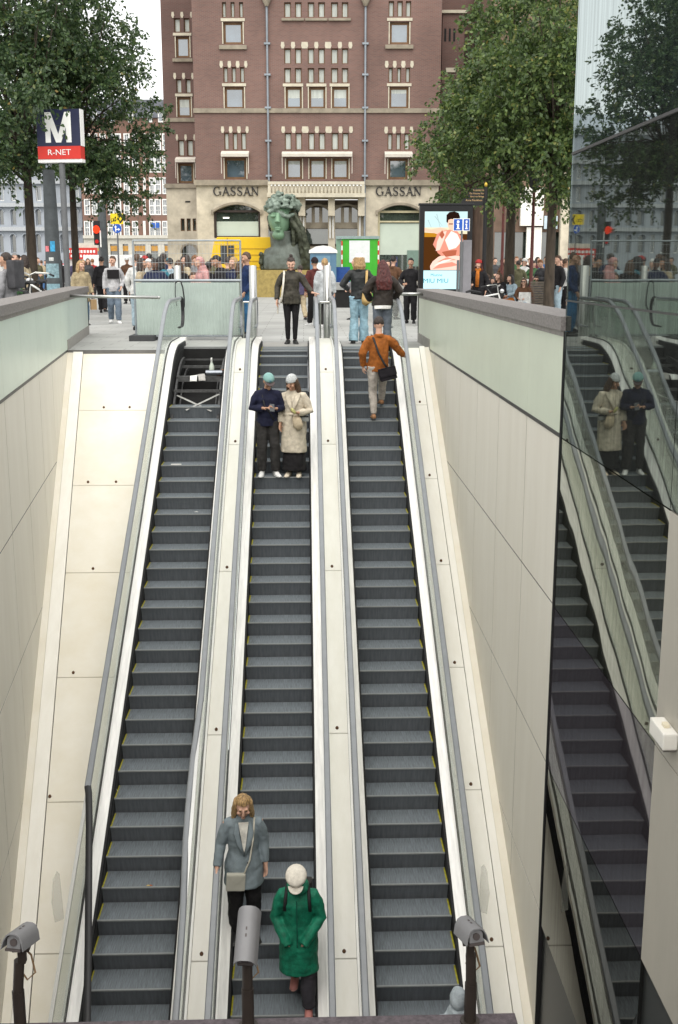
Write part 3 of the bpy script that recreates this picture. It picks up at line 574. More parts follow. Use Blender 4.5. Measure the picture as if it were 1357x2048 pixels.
# wings
allholes = []
wl0 = fac(326.5,180,D2)[0]; dyw = D2-D1
window_group(D2, dyw, [(348.6,361,36,64),(368,380,36,64)], [(352.5,379.6,73,115)], [(343,349),(361,367.5),(380.5,385)], (24,36), sill=(346,386,117.5,124))
window_group(D2, dyw, [(353,364,158,186),(371.6,382.5,158,186)], [(355,382.5,194,234)], [(347,353),(364.5,371),(383,388)], (146,158.5), curtain=1)
window_group(D2, dyw, [(357,369,280,312),(374.6,387,280,312)], [(357,387,327,366)], [(352,357),(369,374.5),(387,392)], (269,281), awn=(353,393,314,326))
b = MB(); zcw = fac(350,372,D2)[1]; holes_wall(b, wl0, sL, zcw, ztop, allholes, .2, dyw); b.quad((wl0,dyw,0),(wl0,dyw,ztop),(wl0,16,ztop),(wl0,16,0)); b.build('wing_wall', M_brickd, bd)
b = MB(); zz = fac(350,240,D2)[1]; b.box(wl0-.05, sL-.0, dyw-.08, dyw+.05, zz-.11, zz+.11); zz = zcw; b.box(wl0-.08, sL-.01, dyw-.15, dyw+.05, zz-.12, zz+.12); b.build('string_course', M_stoned, bd)
allholes = [H(D2,362,370,437,462), H(D2,374,382,437,462), H(D2,386,393,437,462), H(D2,365,394,490,560)]
b = MB(); holes_wall(b, wl0, sL, 0, zcw-.121, allholes, .25, dyw); b.build('stone_wing', M_stone, bd)
b = MB()
for h in allholes[:3]: frm(b, h, dyw+.12, .05)
wd = b.build('window', M_wood, bd); b = MB()
for h in allholes: b.box(h[0], h[1], dyw+.2, dyw+.21, h[2], h[3])
b.build('pane', M_pane2, wd)
h = allholes[3]; b = MB(); c0 = (h[0]+h[1])/2; r = (h[1]-h[0])/2
for k in range(10):
    a0, a1 = PI*k/10, PI*(k+1)/10; b.prism([(c0+r*math.cos(a0),h[3]-r+r*math.sin(a0)),(c0+r*math.cos(a1),h[3]-r+r*math.sin(a1)),(c0+1.25*r*math.cos(a1),h[3]-r+1.25*r*math.sin(a1)),(c0+1.25*r*math.cos(a0),h[3]-r+1.25*r*math.sin(a0))], dyw-.04, dyw+.02)
    b.prism([(c0+r*math.cos(a0),h[3]-r+r*math.sin(a0)),(c0+r*math.cos(a1),h[3]-r+r*math.sin(a1)),(c0+r*math.cos(a1),h[3]+.01),(c0+r*math.cos(a0),h[3]+.01)], dyw+.0, dyw+.1)
b.build('door_arch', M_stoned, bd)
h = H(D2,371,381,402,405); b = MB(); b.box(h[0],h[1],dyw-.02,dyw+.02,h[2],h[3]); b.build('wall_slot', M_dark, bd)
wr1 = fac(972,60,D2)[0]; b = MB(); b.quad((sR,dyw,0),(wr1,dyw,0),(wr1,dyw,ztop),(sR,dyw,ztop)); b.quad((wr1,dyw,0),(wr1,20,0),(wr1,20,ztop),(wr1,dyw,ztop)); b.build('wing_wall', M_brickd, bd)
h = H(D1+1.2,883,927,27,330); b = MB(); b.box(h[0],h[1],1.2,dyw-.01,0,h[3]); b.build('bay_tower', M_brickd, bd)
b = MB(); b.box(h[0]-.05,h[1]+.08,1.05,dyw-.02,h[3]+.003,h[3]+.16); b.build('parapet_trim', M_stonel, bd); b = MB(); h2 = H(D1+1.2,892,912,136,145); b.box(h2[0],h2[1],1.1,1.22,h2[2],h2[3]); b.build('stone_trim', M_stonel, bd)
b = MB()
for k in range(4): h2 = H(D1+1.2,880+9*k,884+9*k,57,83); b.box(h2[0],h2[1],1.19,1.25,h2[2],h2[3])
b.build('slit_window', M_dark, bd)
# stone ground floor with arched shop windows
hl, hr = H(D1,428,521,409,476), H(D1,756,845,410,545)
ho = H(D1,540,728,398,587)
b = MB(); holes_wall(b, sL, sR, 0, zc-.141, [hl, hr, (ho[0],ho[1],0.0,ho[3])], .45); b.build('stone_ground_floor', M_stone, bd)
def arch_fill(b, h, rise, y0, y1, ring=.0):
    n = 14; w = h[1]-h[0]; f = lambda x: h[3]-rise*((2*(x-h[0])/w-1)**2)
    for k in range(n):
        a, c = h[0]+w*k/n, h[0]+w*(k+1)/n
        if not ring: b.prism([(a,f(a)),(c,f(c)),(c,h[3]+.02),(a,h[3]+.02)], y0, y1)
        else: b.prism([(a,f(a)),(c,f(c)),(c,f(c)+ring),(a,f(a)+ring)], y0, y1)
for h, nm in ((hl,'l'),(hr,'r')):
    b = MB(); arch_fill(b, h, .42, .0, .40); b.build('spandrel', M_stone, bd)
    b = MB(); arch_fill(b, h, .42, -.16, .0, .13); b.box(h[0]-.12,h[0],-.16,0,h[3]-.55,h[3]-.29); b.box(h[1],h[1]+.12,-.16,0,h[3]-.55,h[3]-.29); b.build('hood_mould', M_stoned, bd)
    b = MB(); frm(b, (h[0],h[1],h[2],h[3]-.3), .22, .12, .08); b.box(h[0]+.12,h[1]-.12,.22,.3,h[3]-.95,h[3]-.86) if nm == 'r' else None
    w_ = b.build('shop_window', mat('shop_frame_%s' % nm, (.045,.03,.025) if nm == 'l' else (.52,.47,.30), .5, 0, .1), bd)
    b = MB(); b.box(h[0],h[1],.36,.37,h[2],h[3]); b.build('pane', M_pane2, w_)
    b = MB(); zt = h[3]-.92 if nm == 'l' else h[3]-1.0; zb = h[2]+.12 if nm == 'l' else h[3]-2.75
    b.box(h[0]+.13,h[1]-.13,.33,.345,zb,zt); b.build('blind', mat('shop_blind', (.50,.57,.49), .8, 0, .06, .8), w_)
    b = MB(); b.box(h[0]+.5, h[0]+.85,.33,.35,h[3]-.75,h[3]-.68); b.build('lit_sign', emis('shop_lamp', (1,.95,.8), 1.6), w_) if nm == 'l' else None
h = hr; b = MB(); b.box(h[0]+.1,h[1]-.1,.06,.3,0,1.05); b.build('display_shelf', mat('display_wood', (.42,.34,.20), .7, 0, .15), bd)
b = MB(); b.box(h[0]-.05,h[1]+.05,-.02,.05,0,.75); b.build('shop_base', mat('shop_base', (.33,.32,.30), .7, 0, .1), bd)
b = MB(); b.box(h[0]+.75,h[0]+1.15,.1,.12,1.5,2.15); b.build('poster', mat('navy_poster', (.03,.04,.09), .6, 0, .1), bd)
b = MB(); b.box(h[0]+1.7,h[1]-.15,.24,.26,1.6,2.5); b.build('poster', mat('green_poster', (.16,.24,.20), .6, 0, .1), bd)
# loggia in the middle with balcony above
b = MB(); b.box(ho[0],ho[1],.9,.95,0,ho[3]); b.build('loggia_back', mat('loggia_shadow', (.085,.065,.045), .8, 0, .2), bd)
zb0 = fac(600,396,D1)[1]; zb1 = fac(600,388,D1)[1]; zt0 = fac(600,371,D1)[1]; zt1 = fac(600,365,D1)[1]; e0, e1 = fac(538,380,D1)[0], fac(729,380,D1)[0]
bal = MB(); bal.box(e0-.05,e1+.05,-.85,.05,zb0,zb1); bal.box(e0,e1,-.82,-.55,zt0,zt1); bal.box(e0,e0+.16,-.8,-.56,zb1,zt0); bal.box(e1-.16,e1,-.8,-.56,zb1,zt0); by = bal.build('balcony', M_stonel, bd)
b = MB(); n = 24
for k in range(n):
    x = e0+.3+(e1-e0-.6)*k/(n-1); b.loft([(x,-.68,zb1),(x,-.68,zb1+.15),(x,-.68,zb1+.3),(x,-.68,zt0)], [.06,.085,.07,.055], 8)
b.build('baluster_row', M_stonel, by, smooth=True)
for u in (543,604.5,663.5,723): 
    x = fac(u,420,D1)[0]; b = MB(); b.box(x-.20,x+.20,.25,.75,0,zb0-1.0); b.prism([(x-.19,zb0-1.0),(x+.19,zb0-1.0),(x+.19,zb0),(x-.19,zb0)], -.35, .75); b.build('column', M_stone, bd, bevel=.03)
for (a, c) in ((549,598),(611,657),(670,717)):
    h = H(D1,a,c,414,444); b = MB(); w = (h[1]-h[0])/3
    b.box(h[0],h[1],.62,.7,h[2]-1.5,h[2]-1.35); b.build('lower_transom', M_stoned, bd); b = MB(); b.box(h[0]-.1,h[1]+.1,.6,.72,h[2]-.34,h[2])
    for k in (1,2): b.box(h[0]+w*k-.09,h[0]+w*k+.09,.62,.72,h[2],h[3])
    arch_fill(b, (h[0]-.1,h[1]+.1,h[2],h[3]+.12), .35, .55, .72)
    arch_fill(b, (h[0]-.1,h[1]+.1,h[2],h[3]+.1), .35, .50, .56, .12); lw = b.build('loggia_window', M_stoned, bd)
    b = MB(); b.box(h[0]-.1,h[1]+.1,.74,.75,h[2],h[3]); b.box(h[0]-.1,h[1]+.1,.74,.75,h[2]-1.2,h[2]-.36); b.build('pane', M_pane2, lw)
    for x in (h[0]-.14,h[1]+.06): b = MB(); b.box(x,x+.08,.1,.16,h[2]-.9,h[3]-.05); b.build('awning_arm', mat('awning_white', (.62,.62,.6), .5, 0, .05), lw)
# rain pipes
for ua, va, ub, vb in ((533.8,15,538.2,324),(731.8,13,730,340)):
    x = (fac(ua,va,D1)[0]+fac(ub,vb,D1)[0])/2; b = MB(); b.cyl((x,-.12,0),(x,-.12,fac(600,12,D1)[1]),.06,10)
    for v in (88,150,216,282,352): z = fac(600,v,D1)[1]; b.box(x-.17,x+.17,-.2,-.0,z-.05,z+.05)
    b.build('rain_pipe', M_pipe, bd, smooth=True)
    z = fac(600,10,D1)[1]; b = MB(); b.loft([(x,-.2,z-.1),(x,-.2,z+.25),(x,-.2,z+.6)],[.1,.26,.3],10); b.build('rain_head', M_stoned, bd, smooth=True)
# shop lettering: thick and thin serif strokes
def stroke(b, pts, w, y0, y1):
    for i in range(len(pts)-1):
        a, c = Vector((pts[i][0], pts[i][1])), Vector((pts[i+1][0], pts[i+1][1])); d = (c-a)
        if d.length < 1e-6: continue
        n = Vector((-d.y, d.x)).normalized(); wa = w[i] if isinstance(w, list) else w; wb = w[i+1] if isinstance(w, list) else w
        b.prism([(a.x+n.x*wa/2,a.y+n.y*wa/2),(a.x-n.x*wa/2,a.y-n.y*wa/2),(c.x-n.x*wb/2,c.y-n.y*wb/2),(c.x+n.x*wb/2,c.y+n.y*wb/2)], y0, y1)
GL = {'G': (lambda: [([(.42+.40*math.cos(a), .5+.5*math.sin(a)) for a in [R(48+k*26) for k in range(11)]], [.03,.04,.06,.10,.15,.16,.15,.12,.08,.05,.04]), ([(.80,.05),(.80,.42)], .13), ([(.62,.43),(.94,.43)], .05), ([(.70,.98),(.70,.68)], .04)]),
      'A': (lambda: [([(.10,0),(.45,1)], .06), ([(.44,1),(.80,0)], .15), ([(.22,.34),(.66,.34)], .05), ([(-.04,.02),(.24,.02)], .05), ([(.62,.02),(.98,.02)], .05)]),
      'S': (lambda: [([(.60,.80),(.52,.93),(.36,.98),(.18,.92),(.10,.76),(.16,.62),(.36,.50),(.56,.40),(.64,.24),(.56,.07),(.36,.01),(.16,.06),(.08,.22)], [.04,.05,.06,.08,.11,.14,.16,.14,.11,.08,.06,.05,.04]), ([(.60,.96),(.60,.72)], .04), ([(.08,.28),(.08,.02)], .04)]),
      'N': (lambda: [([(.10,0),(.10,1)], .06), ([(.10,.98),(.74,.02)], .15), ([(.76,0),(.76,1)], .06), ([(-.04,.98),(.2,.98)], .05), ([(-.04,.02),(.24,.02)], .05), ([(.62,.98),(.9,.98)], .05)])}
for (u0, u1, v0, v1) in ((428,517,374,391),(753,842,374,391)):
    h = H(D1,u0,u1,v0,v1); b = MB(); hh = h[3]-h[2]; adv = {'G':1.05,'A':1.0,'S':.82,'N':.92}; tot = sum(adv[c] for c in 'GASSAN')-.08; k = (h[1]-h[0])/tot; x = h[0]
    for c in 'GASSAN':
        for pts, w in GL[c](): stroke(b, [(x+p*k, h[2]+q*hh) for p, q in pts], [q_*hh for q_ in w] if isinstance(w, list) else w*hh, -.10, -.01)
        x += adv[c]*k
    b.build('shop_lettering', mat('letter_black', (.02,.018,.02), .5, 0, .05), bd)
# far pale building and far brick houses at the end of the side street
M_cream = mat('pale_plaster', (.33,.36,.40), .8, 0, .1, .5); M_whitep = mat('white_sash', (.72,.72,.70), .6, 0, .05, 1); M_slate = mat('slate_roof', (.07,.075,.09), .7, 0, .2, 1)
M_brickf = brickmat('far_brick', '7c4e40', '6b4338', '77665a'); D3 = 138.0
pb = frame_at('pale_building', 'long pale blue grey building with arched windows far behind the left trees', 'building', D3)
h = H(D3,-420,163,250,560); allh = []
rows = [(468,506),(418,451),(372,402),(328,356)]
for v0, v1 in rows:
    for k in range(-14, 7):
        u = 22+k*25; allh.append(H(D3,u,u+11,v0,v1))
b = MB(); holes_wall(b, h[0], h[1], 0, h[3], allh, .5); b.quad((h[0],0,h[3]),(h[1],0,h[3]),(h[1],12,h[3]+3),(h[0],12,h[3]+3)); b.quad((h[1],0,0),(h[1],14,0),(h[1],14,h[3]),(h[1],0,h[3])); b.build('wall', M_cream, pb)
for i, (a, c, e, f) in enumerate(allh):
    if fac(0,400,D3)[0]-1 < c and i//21 < 2 or i//21 == 1:
        b = MB(); n = 8; r = (c-a)/2
        for k in range(n):
            t0, t1 = PI*k/n, PI*(k+1)/n; cx = (a+c)/2; zc_ = f-r
            b.prism([(cx+r*math.cos(t0),zc_+r*math.sin(t0)),(cx+r*math.cos(t1),zc_+r*math.sin(t1)),(cx+r*math.cos(t1),f+.02),(cx+r*math.cos(t0),f+.02)], .02, .3)
            b.prism([(cx+r*math.cos(t0),zc_+r*math.sin(t0)),(cx+r*math.cos(t1),zc_+r*math.sin(t1)),(cx+1.35*r*math.cos(t1),zc_+1.35*r*math.sin(t1)),(cx+1.35*r*math.cos(t0),zc_+1.35*r*math.sin(t0))], -.15, .02)
        frm(b, (a,c,e,f), .3, .12, .1); wo = b.build('window', M_cream, pb); b = MB(); b.box(a,c,.4,.42,e,f); b.build('pane', M_pane2, wo)
    else:
        b = MB(); frm(b, (a,c,e,f), .25, .12, .1); wo = b.build('window', M_whitep, pb); b = MB(); b.box(a,c,.4,.42,e,f); b.build('pane', M_pane, wo)
b = MB()
for v in (458,410,364,322,262): z = fac(100,v,D3)[1]; b.box(h[0],h[1],-.5,.0,z-.22,z+.22)
b.build('cornice', mat('pale_cornice', (.40,.42,.44), .8, 0, .1), pb)
hb = frame_at('brick_house_row', 'far brick house row with white sash windows between left trees and big brick building', 'building', D3-4)
Dh = D3-4; h = H(Dh,164,352,236,560); zg = fac(250,476,Dh)[1]; allh = []
cols = [(217,228),(232,242),(249,259),(266,276),(288,291),(300,309),(311.5,321.5),(326,335)]
for v0, v1 in ((443,472),(399,429),(356,387),(312,344),(268,300)):
    for a, c in cols + [(170,180),(185,195),(201,211)]: allh.append(H(Dh,a,c,v0,v1))
b = MB(); holes_wall(b, h[0], h[1], zg, h[3], allh, .35); b.quad((h[1],0,0),(h[1],10,0),(h[1],10,h[3]),(h[1],0,h[3])); b.build('brick_wall', M_brickf, hb)
for a, c, e, f in allh:
    b = MB(); frm(b, (a-.06,c+.06,e-.06,f+.06), -.05, .13, .2); m_ = (a+c)/2; b.box(m_-.03,m_+.03,.06,.1,e,f); b.box(a,c,.0,.1,(e*.42+f*.58)-.06,(e*.42+f*.58)+.06); b.box(a,c,.06,.1,e+(f-e)*.28-.025,e+(f-e)*.28+.025); wo = b.build('window', M_whitep, hb); b = MB(); b.box(a,c,.15,.17,e,f); b.build('pane', M_pane, wo)
b = MB(); sh = [H(Dh,a,c,488,545) for a, c in ((222,236),(247,258),(270,292),(303,317),(330,340),(175,205))]
holes_wall(b, h[0], h[1], 0, zg, sh, .4, -.05); b.box(h[0],h[1],-.35,.0,zg-.05,zg+.3); b.build('shop_floor', mat('shop_white', (.52,.50,.44), .8, 0, .1), hb)
b = MB()
for q in sh: b.box(q[0],q[1],.3,.32,q[2],q[3])
b.build('shop_glass', M_pane2, hb)
b = MB()
for q in sh: b.box(q[0],q[1],.1,.2,q[3]-.8,q[3]-.2)
b.build('shop_sign', mat('sign_amber', (.50,.26,.05), .6, 0, .2, 3), hb)
q = H(Dh,305,320,446,456); b = MB(); b.box(q[0],(q[0]+q[1])/2-.05,-.4,-.3,q[2],q[3]); b.box((q[0]+q[1])/2+.05,q[1],-.4,-.3,q[2],q[3]); b.build('blue_sign', mat('sign_blue', (.02,.10,.42), .5, 0, .05), hb)
b = MB(); zr = fac(300,186,Dh)[1]; b.add([(h[0],-.3,h[3]),(h[1],-.3,h[3]),(h[1],5,zr),(h[0],5,zr),(h[0],10,h[3]),(h[1],10,h[3])],[(0,1,2,3),(3,2,5,4),(1,5,2),(0,3,4)]); rf = b.build('roof', M_slate, hb)
for u in (190,225,262,300,322):
    q = H(Dh,u-5,u+5,225,245); b = MB(); b.box(q[0],q[1],-.2,3,q[2],q[3]); b.build('dormer', M_whitep, rf); b = MB(); b.box(q[0]+.12,q[1]-.12,-.23,-.205,q[2]+.15,q[3]-.15); b.build('dormer_window', M_pane, rf)
# right hand side of the square
rb = frame_at('stone_building', 'brown stone and brick building with dark shopfronts behind the right trees', 'building', 62)
h = H(62,893,1400,-40,560); h = (h[0]+2.2,h[1],0,17); q1 = H(62,1052,1082,455,508); q2 = H(62,1040,1085,395,452)
b = MB(); holes_wall(b, h[0], h[1], 0, 17, [(h[0]+.5,h[0]+4.2,0,3.4)], .5); b.quad((h[0],0,0),(h[0],0,17),(h[0],12,17),(h[0],12,0)); b.quad((h[0],0,17),(h[1],0,17),(h[1],12,17),(h[0],12,17)); b.build('wall', mat('brown_facade', (.16,.105,.075), .85, 0, .3, .6), rb)
b = MB(); b.box(h[0]+.5,h[0]+4.2,.4,.42,0,3.4); b.box(h[0]+4.6,h[1],-.03,.0,0.3,3.2); b.build('shopfront', M_pane2, rb)
b = MB(); b.box(q1[0],q1[1],-.25,-.04,0,q1[3]); b.box(q2[0],q2[1],-.4,-.04,q2[2],q2[3]+.5); b.build('white_portal', mat('white_render', (.82,.80,.74), .7, 0, .05), rb)
for u0, u1 in ((1117,1133),(1136,1150)):
    q = H(62,u0,u1,425,560); b = MB(); b.box(q[0],q[1],-.5,-.04,0,q[3]+2); b.build('stone_pier', M_stone, rb)
for u0, u1 in ((1088,1096),(1105,1115)):
    q = H(62,u0,u1,432,458); b = MB(); b.box(q[0],q[1],-.12,-.05,q[2],q[3]); b.build('hanging_sign', mat('pale_blue_sign', (.55,.66,.74), .5, 0, .05), rb)
# ================================================================== trees, vehicles, street furniture
def S(u, v, D): return fac(u, v, D)
def P(u, D, z=0):                      # world point on the ground at distance D seen under column u
    s = fac(u, 540, D)[0]; p = RI*s + FWH*D; return Vector((p[0], p[1], z))
# ---------------------------------------------------------------- trees
def leafmat(name, cols):
    m, nt, out = newmat(name); N = nt.nodes; L = nt.links; at_ = N.new('ShaderNodeAttribute'); at_.attribute_name = 'leaf'; rp = N.new('ShaderNodeValToRGB'); L.new(at_.outputs['Fac'], rp.inputs[0])
    e = rp.color_ramp.elements; e[0].position = 0; e[0].color = (*cols[0],1); e[1].position = 1; e[1].color = (*cols[-1],1)
    for i, c in enumerate(cols[1:-1]): q = e.new([.35,.75,.93][i]); q.color = (*c,1)
    d = N.new('ShaderNodeBsdfPrincipled'); d.inputs['Roughness'].default_value = .45; d.inputs['Specular IOR Level'].default_value = .5; L.new(rp.outputs[0], d.inputs['Base Color']); t = N.new('ShaderNodeBsdfTranslucent'); L.new(rp.outputs[0], t.inputs[0])
    x = N.new('ShaderNodeMixShader'); x.inputs[0].default_value = .32; L.new(d.outputs[0], x.inputs[1]); L.new(t.outputs[0], x.inputs[2]); L.new(x.outputs[0], out.inputs[0]); return m
LM1 = leafmat('leaves_dark', [(.020,.042,.018),(.044,.084,.030),(.088,.140,.046),(.17,.18,.05),(.34,.20,.05)])
LM2 = leafmat('leaves_light', [(.030,.056,.018),(.072,.122,.034),(.150,.212,.058),(.25,.25,.07),(.42,.24,.07)])
M_bark = mat('bark', (.055,.042,.03), .9, 0, .35, 8, .6, 25, stretch=(1,1,.25))
def tree(label, base, hz, trunk_r, crown, lm, n_clump, twigs, per, lean=(0,0), seed=1, size=.135, group='trees round the square'):
    """crown: list of (cx,cy,cz,rx,ry,rz) ellipsoids relative to the base; leafy drooping twigs fill them"""
    g = np.random.default_rng(seed); t = thing('plane_tree', label, 'tree', base, 0, group)
    b = MB(); top = Vector((lean[0], lean[1], hz)); b.loft([(0,0,-.05),(0,0,.25),(lean[0]*.4,lean[1]*.4,hz*.5),top,top+Vector((0,0,2.2))], [trunk_r*1.35,trunk_r,trunk_r*.85,trunk_r*.72,trunk_r*.35], 12)
    cl = []
    vol = [c[3]*c[4]*c[5] for c in crown]; tot = sum(vol)
    for c, v in zip(crown, vol):
        for _ in range(max(5, int(.88*n_clump*v/tot))):
            d = g.normal(size=3); d /= np.linalg.norm(d); r = g.random()**.45
            cl.append((c[0]+d[0]*r*c[3], c[1]+d[1]*r*c[4], c[2]+d[2]*r*c[5]))
    for k, c in enumerate(cl):
        if k % 3 == 0:
            st = top + Vector((0,0,g.random()*1.6)); md = (st+Vector(c))*.5 + Vector((0,0,.35)); b.loft([st, md, Vector(c)], [trunk_r*.30, trunk_r*.17, .015], 6)
    b.build('trunk', M_bark, t, smooth='all')
    pos = []; dirs = []
    for c in cl:
        cr = .48+.38*g.random()
        for _ in range(twigs):
            d = g.normal(size=3); d[2] *= .6; d /= np.linalg.norm(d); p = np.array(c)+d*cr*.25; L_ = cr*(.6+.6*g.random()); tt = np.sort(g.random(per))
            for q in tt:
                w = d*L_*q; w = w + np.array([0,0,-.55*L_*q*q]); pos.append(p+w+g.normal(size=3)*.05); dirs.append(d*.6+g.normal(size=3)*.6+np.array([0,0,-.45]))
    pos = np.array(pos); dirs = np.array(dirs); dirs /= np.linalg.norm(dirs, axis=1)[:,None]; n = len(pos)
    sd_ = np.cross(dirs, g.normal(size=(n,3))); sd_ /= np.linalg.norm(sd_, axis=1)[:,None]
    ln = size*(.7+.6*g.random(n))[:,None]; wd = ln*.30
    nrm = np.cross(dirs, sd_)
    V = np.stack([pos, pos+dirs*ln*.5+sd_*wd+nrm*wd*.25, pos+dirs*ln, pos+dirs*ln*.5-sd_*wd+nrm*wd*.25], 1).reshape(-1,3)
    me = bpy.data.meshes.new('crown'); me.vertices.add(4*n); me.vertices.foreach_set('co', V.ravel()); me.loops.add(4*n); me.loops.foreach_set('vertex_index', np.arange(4*n)); me.polygons.add(n); me.polygons.foreach_set('loop_start', np.arange(0,4*n,4)); me.polygons.foreach_set('loop_total', np.full(n,4))
    me.materials.append(lm); a = me.attributes.new('leaf', 'FLOAT', 'FACE'); a.data.foreach_set('value', np.clip(g.beta(1.6,2.2,n),0,1).astype(np.float32)); me.update(calc_edges=True)
    link('crown', me, t); return t
tree('tall tree with dark crown, first trunk from the left, behind the parked bicycles', P(66,38), 4.2, .19, [(-.6,0,8.6,3.4,3.0,4.2),(-1.0,-1.2,5.0,2.6,2.2,1.0),(1.2,-5.4,6.4,.8,.3,.32),(.42,-5.4,5.45,.3,.3,.5)], LM1, 160, 9, 24, seed=3)
tree('tree with drooping branches next to the brick house row, second trunk from the left', P(153,40), 4.0, .15, [(.25,0,8.3,2.4,2.6,4.0),(.7,-.3,5.2,2.4,2.0,1.2),(2.3,0,6.6,.95,1.2,1.4),(1.5,-.3,4.1,1.0,1.0,.5)], LM1, 165, 9, 24, seed=5)
tree('tree whose trunk stands outside the left edge, its dark branches hanging over the bicycles', P(-170,37), 4.2, .2, [(0,0,8.5,4.2,3.4,4.2),(.5,-.5,5.3,3.4,2.6,1.1)], LM1, 120, 9, 24, seed=8)
tree('tree with slim trunk behind the finger post', P(978,43), 4.4, .17, [(.3,0,7.3,2.2,2.2,2.6),(-1.6,0,5.6,1.3,1.4,1.4)], LM2, 110, 9, 24, seed=11)
tree('tree with light green crown and trunk rising between the two red lamp posts', P(1019,37), 4.0, .19, [(.25,0,7.8,2.1,2.2,2.9),(-1.0,-.4,5.2,2.0,1.8,1.1),(-2.0,0,6.2,.8,1.0,1.2),(-.7,-.5,4.0,2.1,1.2,.5)], LM2, 140, 9, 24, seed=13)
tree('tree with trunk beside the man in black jacket and pale jeans', P(1100,34), 3.9, .17, [(-.1,0,7.2,2.2,2.3,3.4),(-.3,-.5,4.6,2.0,1.9,.9),(-.4,-.6,3.7,1.6,1.0,.45)], LM2, 125, 9, 24, seed=17)
# ---------------------------------------------------------------- text helper
def text(s, size, parent, loc, m, rot=(PI/2,0,0), ext=.004, name='lettering', sx=1, align='CENTER', bold=0):
    cu = bpy.data.curves.new('t', 'FONT'); cu.body = s; cu.size = size; cu.extrude = ext; cu.offset = bold; cu.align_x = align; cu.align_y = 'CENTER'; cu.resolution_u = 3
    o = bpy.data.objects.new('t', cu); COL.objects.link(o); dg = bpy.context.evaluated_depsgraph_get(); dg.update(); me = bpy.data.meshes.new_from_object(o.evaluated_get(dg)); bpy.data.objects.remove(o); me.materials.clear(); me.materials.append(m); me.name = name
    q = link(name, me, parent); q.location = loc; q.rotation_euler = rot; q.scale = (sx,1,1); return q
M_wht = mat('sign_white', (.78,.78,.76), .5, 0, .03); M_blue = mat('sign_navy', (.008,.012,.045), .4, 0, .1, 2); M_red = mat('sign_red', (.55,.025,.015), .4, 0, .06, 2); M_grey = mat('mast_grey', (.13,.135,.14), .55, .2, .12, 3); M_greyd = mat('mast_dark_grey', (.075,.085,.09), .6, .1, .2, 4); M_ylw = mat('sign_yellow', (.75,.55,.01), .5, 0, .05, 4); M_sblue = mat('traffic_blue', (.01,.08,.40), .45, 0, .05)
# metro sign
D = 33.0; s0, z0 = S(89,318,D); s1_, z1 = S(173,222,D); z2 = S(130,292,D)[1]; w = s1_-s0; p = P(131,D); ms = thing('metro_sign', 'square blue metro sign with white M over a red band on a grey pole', 'sign', (p.x,p.y,0), -YAW+R(-9)); w2 = w/2*1.02
b = MB(); b.cyl((0,.14,0),(0,.14,z0+.3),.085,14); b.build('pole', M_grey, ms, smooth=True)
b = MB(); b.box(-w2,w2,0,.30,z2,z1+.05); b.build('blue_panel', M_blue, ms); b = MB(); b.box(-w2,w2,0,.30,z0,z2-.004); b.build('red_panel', M_red, ms)
b = MB(); b.box(-w2-.015,w2+.015,.02,.28,z0-.09,z0-.003); b.box(w2+.002,w2+.02,.02,.28,z2,z1+.05); b.build('lamp_edge', M_wht, ms)
b = MB(); k = (z1-z2); zb = z2+.10*k; zt = z1-.03*k; hw_ = w2*.60; th = w2*.24; zm = zb
b.prism([(-hw_,zb),(-hw_+th,zb),(-hw_+th,zt),(-hw_,zt)], -.006, 0); b.prism([(hw_-th,zb),(hw_,zb),(hw_,zt),(hw_-th,zt)], -.006, 0); b.prism([(-hw_+th*.0+.001,zt),(-hw_+th*1.15,zt),(th*.5,zb),(-th*.5,zb)], -.008, -.001); b.prism([(hw_-th*1.15,zt),(hw_,zt),(th*.5,zb),(-th*.5,zb)], -.010, -.003); b.build('letter_m', M_wht, ms)
text('R-NET', (z2-z0)*.62, ms, (0,-.004,(z0+z2)/2), M_wht, sx=1.15)
# lamp mast with stickers, second mast, traffic light, signs
def mast(label, u, D, vt, r0, r1):
    p = P(u, D); t = thing('lamp_mast', label, 'mast', p, -YAW, 'grey masts'); zt = S(u,vt,D)[1]; b = MB(); b.loft([(0,0,0),(0,0,zt*.55),(0,0,zt)], [r0,(r0+r1)/2,r1], 16); b.build('shaft', M_greyd, t, smooth=True); return t
mt = mast('thick dark grey mast covered in stickers left of the metro pole', 108, 34.5, 340, .26, .17)
for z_, c, hh in ((2.02,(.75,.20,.22),.16),(2.02,(.05,.35,.62),.3),(1.25,(.24,.36,.40),.42),(.72,(.22,.36,.42),.36),(.4,(.55,.55,.55),.08),(1.75,(.6,.62,.6),.10)):
    b = MB(); a0 = -PI/2 - (.55 if c[0] == .75 else -.25 if c[2] == .62 else .0); da = .30 if hh < .35 else .9
    r_ = .262-.09*z_/6
    for k in range(6):
        a, c_ = a0-da+2*da*k/6, a0-da+2*da*(k+1)/6; b.quad((r_*math.cos(a),r_*math.sin(a),z_),(r_*math.cos(c_),r_*math.sin(c_),z_),(r_*math.cos(c_),r_*math.sin(c_),z_+hh),(r_*math.cos(a),r_*math.sin(a),z_+hh))
    b.build('sticker', mat('sticker_%.2f_%.2f' % (c[0],z_), c, .6, 0, .3, 12), mt)
mast('grey mast beside the red traffic light', 209, 56, 405, .25, .20)
p = P(197,55); tl = thing('traffic_light', 'traffic light showing red beside a grey mast', 'traffic light', p, -YAW); zt = S(197,448,55)[1]; zb = S(197,490,55)[1]
b = MB(); b.cyl((.1,.1,0),(.1,.1,zb),.05,10); b.build('pole', M_grey, tl, smooth=True); b = MB(); b.box(-.14,.14,0,.2,zb,zt+.15); b.build('casing', M_black, tl, bevel=.02); b = MB(); b.box(.145,.2,.0,.05,zb-.1,zt-.3); b.build('white_edge', M_wht, tl)
